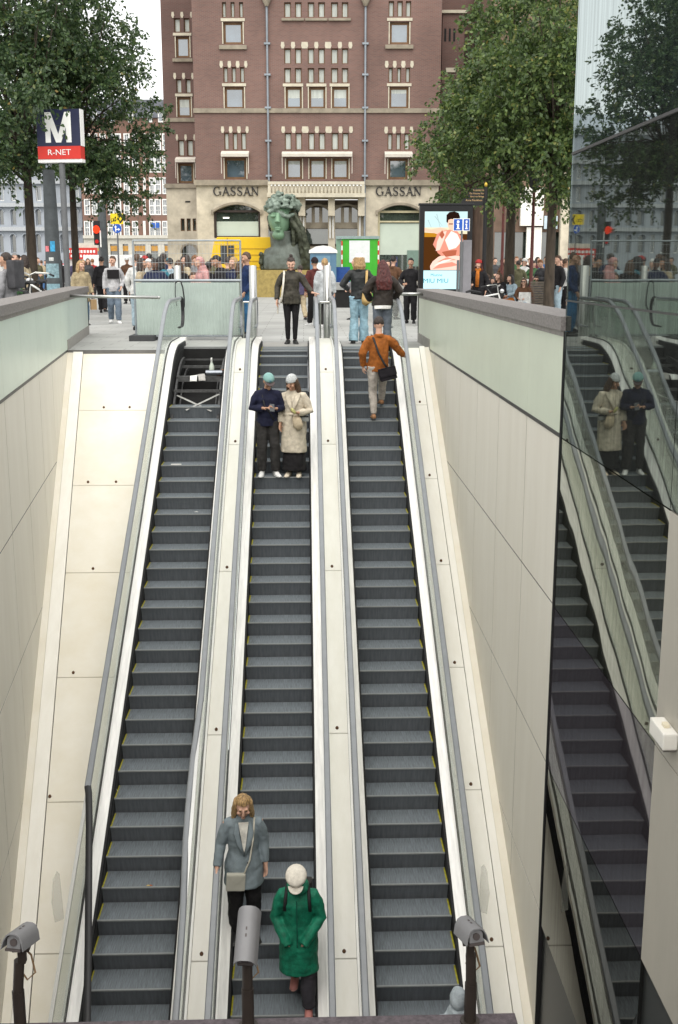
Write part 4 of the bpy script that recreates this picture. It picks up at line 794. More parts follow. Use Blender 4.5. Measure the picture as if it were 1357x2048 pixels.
b = MB(); b.ball((0,-.05,S(197,459,55)[1]),(.17,.1,.19),12,8); b.build('red_lamp', emis('red_lamp_light', (1,.06,.02), .9), tl, smooth='all'); b = MB(); b.ball((0,-.03,S(197,483,55)[1]),(.09,.06,.09),8,6); b.build('lower_lamp', emis('red_lamp_low', (.8,.04,.04), .5), tl, smooth='all')
p = P(238,62); rs = thing('road_sign', 'yellow diversion sign above a round blue arrow sign on a thin pole', 'sign', p, -YAW); b = MB(); b.cyl((0,.06,0),(0,.06,S(238,428,62)[1]),.045,8); b.build('pole', M_grey, rs, smooth=True)
q = H(62,226,251,427,448); wq = q[1]-q[0]; b = MB(); b.box(-wq/2,wq/2,0,.04,q[2],q[3]); b.build('yellow_board', M_ylw, rs); b = MB(); xm = wq*.18; zmid = (q[2]+q[3])/2; hz_ = (q[3]-q[2])*.42; b.prism([(xm,zmid-hz_),(xm+.1,zmid-hz_),(xm+.28,zmid),(xm+.1,zmid+hz_),(xm,zmid+hz_),(xm+.16,zmid)], -.006, -.0005)
for k in (-.25,-.08): 
    for j in range(10): b.prism([(k*wq-.05+.09*math.cos(2*PI*j/10),zmid-.05+.09*math.sin(2*PI*j/10)),(k*wq-.05+.09*math.cos(2*PI*(j+1)/10),zmid-.05+.09*math.sin(2*PI*(j+1)/10)),(k*wq-.05+.07*math.cos(2*PI*(j+1)/10),zmid-.05+.07*math.sin(2*PI*(j+1)/10)),(k*wq-.05+.07*math.cos(2*PI*j/10),zmid-.05+.07*math.sin(2*PI*j/10))], -.005, -.0005)
b.build('bicycle_arrow', M_black, rs)
zc_ = S(237,457,62)[1]; b = MB(); b.loft([(0,0,zc_),(0,.03,zc_)], [.235,.235], 24); b.loft([(0,.031,zc_),(0,.05,zc_)], [.255,.255], 24, 1); b.build('blue_disc', [M_sblue, M_wht], rs); b = MB(); b.box(-.10,-.05,-.008,-.001,zc_-.16,zc_+.08); b.prism([(-.15,zc_+.06),(0,zc_+.06),(-.075,zc_+.17)],-.008,-.001); b.box(-.048,.07,-.008,-.001,zc_-.07,zc_-.02); b.prism([(.06,zc_-.12),(.17,zc_-.045),(.06,zc_+.03)],-.008,-.001); b.build('arrows', M_wht, rs)
# ---------------------------------------------------------------- advertising screen, info sign, finger post
D = 31; q = H(D,839,944,411,590); p = P(891,D); ad = thing('advertising_screen', 'black framed lit advertising screen behind the right parapet wall', 'screen', p, -YAW)
sc = (q[0]+q[1])/2; w2 = (q[1]-q[0])/2; zt = q[3]; b = MB(); b.box(-w2,w2,.0,.30,.0,zt); b.box(-w2-.03,w2+.03,-.02,.32,zt+.002,zt+.06); b.build('casing', mat('screen_black', (.006,.006,.007), .35, 0, .1), ad, bevel=.008)
def AX(u): return fac(u, 500, D)[0]-fac(891, 540, D)[0]
def AZ(v): return fac(891, v, D)[1]
EM = {k: emis('screen_'+k, c, .85) for k, c in dict(sky='b9d3d4', tan='d9cfae', brown='4a2b12', gold='b07a1e', skin='e9b9a0', hair='23140f', pink='f2c4b4', rose='d58a76', pale='f7ddd2', blue='bfe9f2', teal='2b7f8f', deep='a85b44', branch='8fa5a6').items()}
scr = MB(); scr.box(AX(848),AX(934),-.012,-.002,AZ(578),AZ(423)); so_ = scr.build('picture', EM['brown'], ad)
zl = [-.0125]
def poly(pts, k):
    zl[0] -= .0008; b = MB(); b.add([(AX(u),zl[0],AZ(v)) for u, v in pts], [tuple(range(len(pts)))]); b.build('picture_shape', EM[k], so_)
poly([(849,423),(934,423),(934,456),(849,456)], 'sky'); poly([(849,455),(934,455),(934,468),(849,466)], 'tan'); poly([(849,465),(880,467),(880,474),(849,474)], 'gold')
for a, c in (((868,432),(884,452)),((872,428),(880,456)),((855,440),(862,455))): poly([a,(a[0]+1.2,a[1]),(c[0]+.6,c[1]),c], 'branch')
poly([(876,540),(862,540),(861,532),(866,523),(877,514),(890,508),(905,505),(920,512),(926,540)], 'pink'); poly([(866,538),(880,528),(905,524),(918,530),(905,533),(884,536)], 'rose'); poly([(875,524),(895,514),(914,520),(896,521)], 'rose'); poly([(868,532),(886,521),(908,517),(890,525)], 'pale')
poly([(849,456),(862,459),(880,455),(893,458),(896,466),(880,470),(864,465),(849,463)], 'skin'); poly([(866,489),(874,468),(884,462),(900,459),(914,462),(926,478),(928,500),(918,512),(900,510),(884,512),(876,506),(872,498)], 'rose')
poly([(874,484),(882,464),(893,462),(888,480),(880,500),(872,502)], 'pink'); poly([(890,480),(902,462),(914,468),(922,484),(912,496),(898,500)], 'pale'); poly([(884,504),(898,501),(914,500),(912,511),(892,514)], 'deep'); poly([(878,470),(884,460),(889,470),(884,478)], 'deep')
poly([(894,444),(898,437),(908,436),(913,444),(911,456),(905,462),(899,459),(895,452)], 'skin'); poly([(892,444),(892,430),(898,424),(908,423),(916,426),(919,434),(917,446),(913,446),(911,439),(901,438),(896,440),(895,446)], 'hair'); poly([(897,447),(905,447),(905,449),(897,449)], 'hair')
poly([(848,541),(934,541),(934,578),(848,578)], 'blue')
text('Miutine', (AZ(546)-AZ(554))*1.0, so_, (AX(874),zl[0]-.001,AZ(550)), EM['teal'], ext=.0005); text('MIU MIU', (AZ(556)-AZ(567))*1.15, so_, (AX(873),zl[0]-.001,AZ(562)), EM['teal'], ext=.0005, sx=1.1, bold=0); text('nouveau parfum', (AZ(570)-AZ(574)), so_, (AX(872),zl[0]-.001,AZ(571)), EM['branch'], ext=.0005) if False else None
p = P(934,28); ip = thing('info_post', 'flat grey information post standing in front of the advertising screen', 'post', p, -YAW); q = H(28,927,945,480,640); b = MB(); w2 = (q[1]-q[0])/2; b.box(-w2+.01,w2,.0,.10,0,q[3]); b.build('slab', mat('post_grey', (.21,.205,.22), .6, .1, .1, 3), ip, bevel=.006)
b = MB(); b.box(-w2-.06,-w2+.006,-.02,.12,0,q[3]-.04); b.box(-w2-.13,-w2-.075,.02,.1,0,S(920,520,28)[1]); b.build('edge_profile', M_grey, ip, bevel=.004)
isg = thing('info_sign', 'pair of blue information signs with a white letter i on a thin pole', 'sign', P(924.5,27.6), -YAW); zb, zt = S(920,462,27.6)[1], S(920,437,27.6)[1]; b = MB(); b.cyl((-.02,.05,0),(-.02,.05,zt),.022,10); b.build('pole', M_grey, isg, smooth=True)
for x0, x1, rz in ((-.235,-.0,R(0)),(.0,.165,R(0))):
    b = MB(); b.box(x0+.004,x1-.004,0,.012,zb,zt); fr = b.build('sign_plate', M_wht, isg); b = MB(); b.box(x0+.016,x1-.016,-.003,-.0005,zb+.014,zt-.014); b.build('blue_field', M_sblue, fr)
    cx = (x0+x1)/2; k = (x1-x0)/.235; b = MB(); hh = zt-zb; b.box(cx-.022*k,cx+.022*k,-.006,-.0035,zb+.2*hh,zb+.58*hh); b.box(cx-.045*k,cx+.045*k,-.0055,-.0036,zb+.15*hh,zb+.22*hh); b.box(cx-.04*k,cx+.01*k,-.0055,-.0036,zb+.5*hh,zb+.58*hh); b.loft([(cx,-.006,zb+.74*hh),(cx,-.0035,zb+.74*hh)], [(.033*k,.033)]*2, 14, side=(1,0,0)); b.build('letter_i', M_wht, fr)
D = 33; p = P(968,D); fp = thing('finger_post', 'black finger post with gold lettering above the advertising screen', 'signpost', p, -YAW); zt = S(968,374,D)[1]; b = MB(); b.cyl((0,0,0),(0,0,zt),.055,14); b.cyl((0,0,0),(0,0,1.0),.075,14); b.build('post', M_black, fp, smooth=True); b = MB(); b.ball((0,0,zt+.06),(.05,.05,.07),10,8); b.build('finial', mat('gold_paint', (.55,.38,.06), .4, .6, .1), fp, smooth='all')
M_gold = mat('gold_letter', (.52,.34,.16), .5, .2, .05)
for v0, v1, ul, s_ in ((377,382.5,943,'Koninklijk Paleis'),(383.5,389,935,'De Nieuwe Kerk'),(389.5,395,935,'Beurs van Berlage'),(397,411,922,'Anne Frankhuis')):
    x0 = fac(ul,400,D)[0]-fac(968,540,D)[0]; za, zb = S(968,v1,D)[1], S(968,v0,D)[1]; b = MB(); b.prism([(-.06,za),(-.06,zb),(x0+.08,zb),(x0,(za+zb)/2),(x0+.08,za)], -.02, .02); ar = b.build('arm', M_black, fp)
    text(s_, min(.075,(zb-za)*.85), ar, ((x0-.06)/2+.05,-.022,zb-.05), M_gold, ext=.002, sx=.85 if len(s_) > 14 else 1)
# ---------------------------------------------------------------- building site fence, posts, sheds
def fence():
    D = 24.95; uL, uR = 268, 481; sa = fac(uL,580,D)[0]; sb = fac(uR,580,D)[0]; p = P(uL,D); w = sb-sa
    t = thing('site_fence', 'temporary mesh fence with pale corrugated sheet below, beside the left escalator', 'fence', p, -YAW); zt = S(370,481,D)[1]; zm = S(370,562,D)[1]; zl = .12
    b = MB()
    for x in (0,w): b.cyl((x,0,.05),(x,0,zt),.021,10)
    b.cyl((0,0,zt),(w,0,zt),.02,10); b.cyl((0,0,zm+.01),(w,0,zm+.01),.032,10); b.cyl((0,0,zl-.03),(w,0,zl-.03),.022,10); b.build('frame', mat('fence_galvanised', (.30,.33,.35), .45, .5, .1, 5), t, smooth=True)
    b = MB()
    for k in range(1,34): x = w*k/34; b.cyl((x,.0,zm),(x,.0,zt),.0022,4)
    for k in range(1,5): z = zm+(zt-zm)*k/4.4; b.cyl((0,0,z),(w,0,z),.0035,4)
    b.build('wire_mesh', mat('fence_wire', (.40,.42,.42), .4, .4, .1), t)
    b = MB(); n = 64; prev = None; pts = []
    for k in range(n+1): pts.append((.03+(w-.06)*k/n, -.025-.012*((k//1)%2)))
    for k in range(n): a, c = pts[k], pts[k+1]; b.quad((a[0],a[1],zl),(c[0],c[1],zl),(c[0],c[1],zm-.03),(a[0],a[1],zm-.03))
    b.quad((.03,-.02,zl),(.03,-.02,zm-.03),(w-.03,-.02,zm-.03),(w-.03,-.02,zl)); b.build('corrugated_sheet', mat('sheet_pale_green', (.36,.425,.39), .6, 0, .08, 2), t)
    for x in (.02,w-.02): b = MB(); b.box(x-.12,x+.42 if x < 1 else x+.12,-.35,.35,0,.12); b.build('foot_block', mat('fence_foot', (.05,.052,.055), .8, 0, .1), t, bevel=.01)
    return t
fence()
b = MB(); q = [at(351,565,24.9), at(351,590,24.8), at(354,612,24.7)]; b.loft(q, .010, 6); o = b.build('cable', M_black, None, smooth=True); tag(o, 'short black cable end hanging over the corrugated fence sheet', 'cable')
b = MB(); q = [at(351,566,24.9), at(356,562.5,24.88), at(362,563,24.87), at(366,575,24.86), at(369,598,24.84), at(369,612,24.82), at(366,622,24.8)]; b.loft(q, .016, 8); o = b.build('cable', M_black, None, smooth=True); tag(o, 'long black cable loop hanging over the corrugated fence sheet', 'cable')
for u, Y, lab in ((357,26.0,'stainless steel column behind the site fence'), (507,24.3,'stainless steel column between left and middle escalators'), (655,24.3,'stainless steel column between middle and right escalators')):
    p = at(u, 600, Y); zt = at(u, 531, Y).z; b = MB(); b.loft([(0,0,0),(0,0,zt-.015),(0,0,zt)], [.082,.082,.07], 20); b.cyl((0,0,.0),(0,0,.03),.12,20); o = b.build('steel_column', M_steel, None, smooth=True); o.location = (p.x, p.y, 0); tag(o, lab, 'column', 'stainless columns at the escalator heads')
for u0, u1, Y, lab in ((487,498,24.15,'low steel bar between the heads of the left and middle escalators'),(641,668,24.15,'low steel bar between the heads of the middle and right escalators')):
    a, c = at(u0,604,Y), at(u1,604,Y); b = MB(); b.cyl(a,c,.02,8); b.cyl((a.x,a.y,0),a,.018,8); b.cyl((c.x,c.y,0),c,.018,8); tag(b.build('hoop_barrier', M_steel, None, smooth=True), lab, 'barrier')
# portable toilet
D = 49; p = P(647,D); pt = thing('portable_toilet', 'blue portable toilet with domed white roof right of the bronze bust', 'toilet', p, -YAW); w = .56; zt = S(647,506,D)[1]; zr = S(647,491,D)[1]
b = MB(); b.box(-w,w,0,1.1,0,zt); b.build('cabin', mat('toilet_blue', (.10,.20,.30), .5, 0, .1, 2), pt, bevel=.03); b = MB(); b.box(-.30,.30,-.02,-.002,.1,zt-.12); dr = b.build('door', mat('toilet_door', (.14,.26,.36), .5, 0, .08), pt); b = MB(); b.box(-.28,.28,-.03,-.021,1.45,1.75); b.build('notice', M_wht, dr)
b = MB(); b.prism([(-w-.05,zt),(w+.05,zt),(w+.03,zt+.12),(w*.55,zr-.04),(0,zr),(-w*.55,zr-.04),(-w-.03,zt+.12)], -.05, 1.15); b.build('roof', mat('toilet_roof', (.80,.80,.78), .5, 0, .03), pt, smooth=True)
# green site cabin
D = 51; q = H(D,684,757,478,590); p = P((684+757)/2,D); gc = thing('site_cabin', 'green site cabin with white panel and red white edge strips', 'container', p, -YAW); w = (q[1]-q[0])/2; zt = q[3]
b = MB(); b.box(-w,w,0,1.3,0,zt); b.build('body', mat('cabin_green', (.05,.40,.025), .5, 0, .1, 3), gc)
b = MB(); b.prismx([(-.06,zt+.002),(-.06,zt+.12),(1.4,zt+.16),(1.4,zt+.002)], -w-.25, w+.04); b.build('roof', mat('cabin_roof', (.26,.34,.33), .5, .2, .1), gc); b = MB(); b.add([(-w-.003,0,0),(-w-.25,.55,0),(-w-.25,.55,zt),(-w-.003,0,zt)],[(0,1,2,3)]); b.build('end_door', mat('cabin_green_end', (.20,.36,.24), .5, 0, .1), gc)
q2 = H(D,699,740,481,525); c0 = (q[0]+q[1])/2; b = MB(); b.box(q2[0]-c0,q2[1]-c0,-.02,-.002,q2[2],q2[3]); b.build('white_panel', mat('cabin_white', (.72,.75,.74), .6, 0, .05), gc)
for x0 in (-w-.02, w-.03):
    b = MB(); n = 10
    for k in range(n): b.box(x0,x0+.06,-.03,-.021,zt*.25+(zt*.72)*k/n,zt*.25+(zt*.72)*(k+1)/n, k % 2)
    b.build('warning_strip', [M_wht, M_red], gc)
D = 50.5; p = P(686,D-1); bs = thing('blue_board', 'low dark blue board in front of the site cabin', 'board', p, -YAW); q = H(D-1,668,697,534,566); b = MB(); w = (q[1]-q[0])/2; b.box(-w,w,0,.06,.25,q[3]); b.build('panel', mat('board_blue', (.015,.07,.28), .5, 0, .25, 4), bs); b = MB(); b.box(-w,-w+.06,.061,.3,0,.8); b.box(w-.06,w,.061,.3,0,.8); b.build('leg', M_grey, bs)
D = 45; q = H(D,668,716,565,580); p = P(692,D); sbn = thing('stone_bench', 'grey stone bench slab in front of the site cabin', 'bench', p, -YAW); w = (q[1]-q[0])/2; b = MB(); b.box(-w,w,0,.6,q[2]+.0,q[3]); b.build('seat', mat('bench_stone', (.30,.30,.29), .8, 0, .1, 5), sbn, bevel=.015); b = MB(); b.box(-w+.05,w-.05,.08,.5,0,q[2]-.002); b.build('base', M_dark, sbn)
# ---------------------------------------------------------------- vehicles
def vehicle(name, label, cat, u, D, L_, Wd, Ht, m, rz, kind, lights=None):
    """long axis local x, front at -x"""
    t = thing(name, label, cat, P(u, D), rz); g = .28; b = MB()
    if kind == 'van': pr = [(-L_/2,g),(-L_/2,g+.55),(-L_/2+.12,Ht*.5),(-L_/2+.42,Ht*.93),(-L_/2+.6,Ht),(L_/2-.05,Ht),(L_/2,Ht-.08),(L_/2,g)]
    else: pr = [(-L_/2,g),(-L_/2,.72),(-L_/2+.2,.86),(-L_/2+1.15,.98),(-L_/2+1.9,Ht),(L_/2-.9,Ht),(L_/2-.25,.98),(L_/2,.9),(L_/2,g)]
    b.prism(pr, -Wd/2, Wd/2); b.build('body', m, t, bevel=.04)
    gl = mat('car_glass', (.02,.025,.03), .1, 0, .05, spec=.8); b = MB()
    if kind == 'van':
        b.box(-L_/2+.75,-L_/2+1.5,-Wd/2-.012,-Wd/2-.002,Ht*.55,Ht*.86); b.box(L_/2+.002,L_/2+.012,-Wd*.36,Wd*.36,Ht*.58,Ht*.86)
    else:
        b.prism([(-L_/2+1.4,1.0),(-L_/2+1.95,Ht-.08),(L_/2-1.0,Ht-.08),(L_/2-.55,1.0)], -Wd/2-.012, -Wd/2-.002)
        x1, z1, x2, z2 = L_/2-.82, Ht-.06, L_/2-.3, 1.03; b.add([(x1+.03,-Wd*.4,z1),(x1+.03,Wd*.4,z1),(x2+.03,Wd*.42,z2),(x2+.03,-Wd*.42,z2)],[(0,1,2,3)])
    b.build('window', gl, t)
    for x in (-L_/2+.85, L_/2-.85):
        for sy in (-1,1): b = MB(); b.cyl((x,sy*(Wd/2-.2),.32),(x,sy*(Wd/2+.01),.32),.32,18); wh = b.build('wheel', M_black, t, smooth=True); b = MB(); b.cyl((x,sy*(Wd/2+.011),.32),(x,sy*(Wd/2+.02),.32),.19,14); b.build('rim', M_steel, wh, smooth=True)
    for sy in (-1,1): b = MB(); b.box(L_/2+.002,L_/2+.03,sy*Wd*.40-.09,sy*Wd*.40+.09,.85,1.1); b.build('tail_light', emis('tail_lamp', (.9,.03,.02), .6) if 'tail_lamp' not in bpy.data.materials else bpy.data.materials['tail_lamp'], t)
    return t
yv = vehicle('delivery_van', 'yellow delivery van parked behind the bronze bust in front of the shop', 'van', 482, 63.4, 3.5, 1.9, S(480,474,62.4)[1], mat('van_yellow', (.72,.46,.01), .4, 0, .05, 1), -YAW, 'van')
b = MB(); Ht = S(480,474,62.4)[1]
for k in range(5): b.box(-.55,1.72,-.975,-.952,1.2+.33*k,1.23+.33*k)
b.box(-.64,-.58,-.975,-.952,.4,Ht-.05); b.build('groove', mat('van_groove', (.42,.24,.01), .5, 0, .05), yv)
pc = vehicle('police_car', 'white police car seen from behind between the masts, with red and blue stripes', 'car', 135, 104, 4.4, 1.85, 1.75, mat('car_white', (.68,.69,.70), .35, 0, .04), PI/2-YAW+.15, 'car')
b = MB(); b.box(2.203,2.22,-.85,.85,.80,.98); b.build('red_stripe', M_red, pc); b = MB(); b.box(2.203,2.22,-.85,.85,.55,.70); b.build('blue_stripe', M_sblue, pc); b = MB(); b.box(-.1,.15,-.6,.6,1.752,1.86); b.build('light_bar', mat('lightbar', (.5,.08,.1), .3, 0, .1), pc)
wv = vehicle('white_van', 'white van parked by the brick house row left of the fence', 'van', 233, 88, 4.6, 1.95, 2.45, mat('van_white', (.70,.70,.69), .4, 0, .05), PI-YAW-.4, 'van')
fv = thing('food_stall', 'market stall with red lettered boards and a pale roof behind the left trees', 'stall', P(176,96), -YAW); b = MB(); b.box(-1.5,1.3,0,1.8,0,2.2); b.build('body', mat('stall_white', (.62,.60,.58), .6, 0, .1), fv); b = MB(); b.box(-1.7,.9,-.3,-.02,2.2,3.1); b.build('sign_board', M_red, fv)
b = MB(); b.box(-1.2,.9,-.1,1.2,3.12,3.5); b.build('roof_board', mat('stall_cream', (.6,.58,.5), .6, 0, .1, 4), fv)
b = MB()
for k in range(9): b.box(-1.55+.26*k,-1.40+.26*k,-.32,-.305,2.35,2.55); b.box(-1.5+.26*k,-1.33+.26*k,-.32,-.305,2.7,2.92)
b.build('board_marks', M_wht, fv)
# ---------------------------------------------------------------- bicycles
def bicycle(label, u, D, rz, m, sc=1.12, bars='high', crate=False):
    t = thing('bicycle', label, 'bicycle', P(u, D), rz, 'bicycles parked behind the left wall'); t.scale = (sc,sc,sc)
    for x in (-.55,.55):
        b = MB(); n = 22; b.loft([(x+.34*math.cos(2*PI*k/n),0,.35+.34*math.sin(2*PI*k/n)) for k in range(n+1)], .018, 6, caps=False); wh = b.build('wheel', M_black, t, smooth='all'); b = MB()
        for k in range(12): b.cyl((x,0,.35),(x+.33*math.cos(PI*k/6),0,.35+.33*math.sin(PI*k/6)),.002,3)
        b.build('spokes', M_steel, wh)
    b = MB(); J = dict(bb=(-.08,0,.30),st=(-.22,0,.82),hd=(.36,0,.92),hl=(.40,0,.76),ra=(-.55,0,.35),fa=(.55,0,.35))
    for a, c in (('bb','st'),('st','hd'),('bb','hl'),('bb','ra'),('st','ra'),('hd','fa')): b.cyl(J[a],J[c],.017,8)
    b.build('frame', m, t, smooth=True)
    b = MB(); b.loft([(.36,0,.92),(.33,0,1.08),(.35,.10,1.12),(.26,.30,1.10),(.12,.32,1.07)], .012, 6); b.loft([(.33,0,1.08),(.35,-.10,1.12),(.26,-.30,1.10),(.12,-.32,1.07)], .012, 6); hb_ = b.build('handlebar', M_steel, t, smooth=True)
    for s_ in (-1,1): b = MB(); b.cyl((.20,s_*.31,1.085),(.07,s_*.325,1.06),.019,8); b.build('grip', M_black, hb_, smooth=True)
    b = MB(); b.loft([(-.40,0,.96),(-.30,0,.985),(-.12,0,.96),(-.05,0,.95)], [(.03,.02),(.10,.03),(.05,.025),(.02,.015)], 10, side=(0,1,0)); b.cyl((-.22,0,.82),(-.26,0,.96),.014,8); b.build('saddle', M_black, t, smooth=True)
    b = MB(); b.box(-.85,-.38,-.07,.07,.74,.76); b.cyl((-.55,.07,.35),(-.6,.07,.74),.008,6); b.cyl((-.55,-.07,.35),(-.6,-.07,.74),.008,6); b.build('rack', m, t)
    b = MB(); b.ball((.44,0,.98),(.05,.05,.05),10,8); b.build('lamp', mat('lamp_chrome', (.6,.6,.6), .2, .9, .05), t, smooth='all')
    if crate: b = MB(); b.box(.42,.80,-.22,.22,.80,1.08); b.build('crate', mat('crate_black', (.03,.03,.035), .7, 0, .2), t)
    return t
M_bw = mat('bike_white', (.66,.66,.64), .35, 0, .05); M_bb = mat('bike_black', (.02,.02,.022), .35, 0, .1)
bicycle('white city bicycle nearest the wall end, its handlebar in front of the sticker mast', 72, 25.5, R(120), M_bw, 1.30)
bicycle('black bicycle with a crate in front of the backpack man', 34, 24.5, R(150), M_bb, 1.28, crate=True)
bicycle('black bicycle at the far left edge with chrome handlebar', 2, 23.5, R(165), M_bb, 1.25)
bicycle('third black bicycle between the white one and the crate bicycle, turned away', 54, 26.5, R(95), M_bb, 1.28)
bicycle('black bicycle leaning beside the info post with pale handlebar', 968, 26.5, R(12), M_bw, 1.05)
# ---------------------------------------------------------------- bronze bust
def remesh(o, vox, sm=6, disp=0, dsc=8, seed=0):
    md = o.modifiers.new('r', 'REMESH'); md.mode = 'VOXEL'; md.voxel_size = vox; md.use_smooth_shade = True
    if sm: m2 = o.modifiers.new('s', 'SMOOTH'); m2.iterations = sm; m2.factor = .5
    dg = bpy.context.evaluated_depsgraph_get(); dg.update(); me = bpy.data.meshes.new_from_object(o.evaluated_get(dg)); old = o.data; nm = old.name; o.modifiers.clear(); o.data = me
    mats = list(old.materials); bpy.data.meshes.remove(old); me.name = nm; me.materials.clear()
    for m in mats[:1]: me.materials.append(m)
    if disp:
        n = len(me.vertices); co = np.empty(n*3, np.float32); me.vertices.foreach_get('co', co); nr = np.empty(n*3, np.float32); me.vertices.foreach_get('normal', nr); co = co.reshape(-1,3); nr = nr.reshape(-1,3)
        f = np.fromiter((noise.noise(Vector((float(p[0])*dsc+seed, float(p[1])*dsc, float(p[2])*dsc*.75)))+.55*noise.noise(Vector((float(p[0])*dsc*2.1, float(p[1])*dsc*2.1+seed, float(p[2])*dsc*2.6))) for p in co), np.float32, n); f = np.sign(f)*np.abs(f)**.8
        co = co + nr*(f*disp)[:,None]; me.vertices.foreach_set('co', co.ravel()); me.update()
    return o
D = 60.6; p = P(566,D); bust = thing('bronze_bust', 'giant green bronze bust of a woman with leafy hair', 'statue', p, -YAW)
b = MB(); q = H(D,514,624,540,592); c0 = fac(566,540,D)[0]; b.box(q[0]-c0,q[1]-c0,-.2,2.6,0,q[3]); o = b.build('pedestal', mat('pedestal_ochre', (.33,.25,.085), .8, 0, .2, 6, .1, 20), None, bevel=.01); o.location = p; o.rotation_euler.z = -YAW; tag(o, 'ochre yellow block pedestal under the bronze bust', 'pedestal')
zp = q[3]+.004; k = D/F*1.0
def BX(u): return fac(u,480,D)[0]-c0
def BZ(v): return fac(566,v,D)[1]
b = MB(); hx, hz_ = BX(559), BZ(437)
b.ball((hx,.95,hz_),(.63,.92,1.06),28,20, fn=lambda q: Vector((q.x*(1-.36*max(0,-q.z)**1.4), q.y-.06*max(0,-q.z), q.z)))
b.loft([(hx-.06,.02,hz_+.28),(hx-.07,-.13,hz_-.10),(hx-.075,-.20,hz_-.22)],[(.10,.09),(.14,.11),(.17,.12)],10,side=(1,0,0)); b.ball((hx-.07,-.03,hz_-.47),(.20,.10,.045),10,6); b.ball((hx-.07,-.02,hz_-.58),(.18,.10,.05),10,6); b.ball((hx-.06,.34,hz_-.84),(.34,.36,.26),12,8)
for e in (-.34,.22): b.ball((hx+e,.10,hz_+.12),(.20,.10,.07),10,6); b.ball((hx+e,.13,hz_+.28),(.20,.10,.045),10,6)
o = b.build('head', mat('bronze_green', (.16,.29,.18), .5, .15, .3, 1.3, .1, 12, col2=(.14,.22,.14)), bust); remesh(o, .035, 3); b = MB()
b.loft([(hx+.05,.9,hz_-.6),(hx+.08,.95,BZ(492)),(hx+.1,1.0,BZ(505))],[(.62,.60),(.58,.55),(.85,.7)],20,side=(1,0,0))
b.loft([(hx+.25,1.1,zp),(hx+.25,1.1,BZ(512)),(hx+.22,1.05,BZ(492)),(hx+.15,1.0,BZ(485))],[(1.25,.85),(1.25,.8),(1.05,.65),(.5,.5)],24,side=(1,0,0))
o = b.build('shoulders', mat('bronze_mottled', (.16,.19,.17), .55, .25, .4, 1.6, .15, 12, col2=(.05,.052,.04)), bust); remesh(o, .05, 3)
b = MB(); g = np.random.default_rng(4)
for i in range(130):
    th = math.acos(1-1.02*g.random()); a = g.random()*2*PI; b.ball((hx+.16+.82*math.sin(th)*math.cos(a),1.0+1.0*math.sin(th)*math.sin(a),hz_+.52+.72*math.cos(th)+g.normal()*.05),(.10+.14*g.random(),.10+.12*g.random(),.07+.12*g.random()),8,6)
for i in range(14): b.ball((BX(541+i*3.4),.12+.02*i*0,BZ(423-4*math.sin(i*.5)+i*.55)),(.16,.12,.11),8,6)
o = b.build('leafy_crown', mat('bronze_pale', (.27,.33,.28), .6, .2, .45, 4, .3, 10, col2=(.05,.075,.055)), bust); remesh(o, .04, 1, .05, 4)
b = MB()
for i in range(34):
    u0 = 573+g.random()*20; u1 = 584+g.random()*32; y = .45+g.random()*1.2; b.loft([(BX(u0-4),y,BZ(424)),(BX((u0+u1)/2+2),y-.1,BZ(455+g.random()*8)),(BX(u1),y,BZ(495+g.random()*25)),(BX(u1+g.normal()*3),y+.1,zp+.02)],[.09,.13,.14,.12],6)
for i in range(8): b.loft([(BX(540-2*i*.4),.8+.1*i,BZ(430)),(BX(538),.9,BZ(455)),(BX(541),1.0,BZ(468+i))],[.07,.08,.04],6)
for i in range(12): a = g.random(); b.ball((BX(519+5*g.random()),.7+g.random()*.5,BZ(508+30*a)),(.13,.12,.14),7,5); b.ball((BX(609+7*g.random()),.8,BZ(490+18*a)),(.16,.1,.12),7,5)
o = b.build('hair', mat('bronze_dark', (.055,.062,.04), .55, .3, .4, 4), bust); remesh(o, .045, 1, .04, 5)
# ---------------------------------------------------------------- right side: benches, red lamp posts
M_plank = mat('weathered_plank', (.17,.145,.115), .8, 0, .3, 6, .2, 20, stretch=(1,1,6))
def wbench(label, u, D, w, rz, high=True):
    t = thing('slatted_bench', label, 'bench', P(u, D), rz, 'slatted benches'); b = MB()
    for k in range(5): b.box(-w/2,w/2,-.55+.11*k,-.46+.11*k,.42,.455)
    b.build('seat', M_plank, t)
    if high:
        b = MB()
        for k in range(9): b.box(-.05,w/2,.0,.05,.47+.075*k,.53+.075*k); b.box(w/2-.05,w/2,.052,.6,.47+.075*k,.53+.075*k)
        b.build('backrest', M_plank, t)
    for x in (-w/2+.15,w/2-.2): b = MB(); b.loft([(x,-.5,0),(x,-.42,.2),(x,-.28,.41)],[(.03,.02)]*3,6); b.loft([(x,.0,0),(x,-.1,.2),(x,-.24,.41)],[(.03,.02)]*3,6); b.build('leg', M_black, t)
    return t
wbench('slatted wooden bench with high box backrest beside the man in pale jeans', 1066, 35.5, 1.7, -YAW-.06); wbench('low slatted bench without backrest behind the pram', 998, 37, 1.3, -YAW+.1, False)
for u, D, vt, lab in ((1004,42,380,'dark red lamp post further back between the trees'), (1063,36.5,380,'dark red lamp post behind the high slatted bench')):
    t = thing('red_lamp_post', lab, 'lamp post', P(u,D), 0, 'dark red lamp posts'); z = S(u,vt,D)[1]; b = MB(); b.loft([(0,0,0),(0,0,.5),(0,0,.55),(0,0,.9),(0,0,1.0),(0,0,z)],[.17,.14,.17,.09,.06,.045],12); b.build('post', mat('lamp_red', (.12,.028,.022), .5, 0, .15), t, smooth=True)
    b = MB(); b.loft([(0,0,z),(0,0,z+.1),(0,0,z+.55),(0,0,z+.75)],[.05,.14,.22,.03],10); b.build('lantern', M_profile, t, smooth=True)
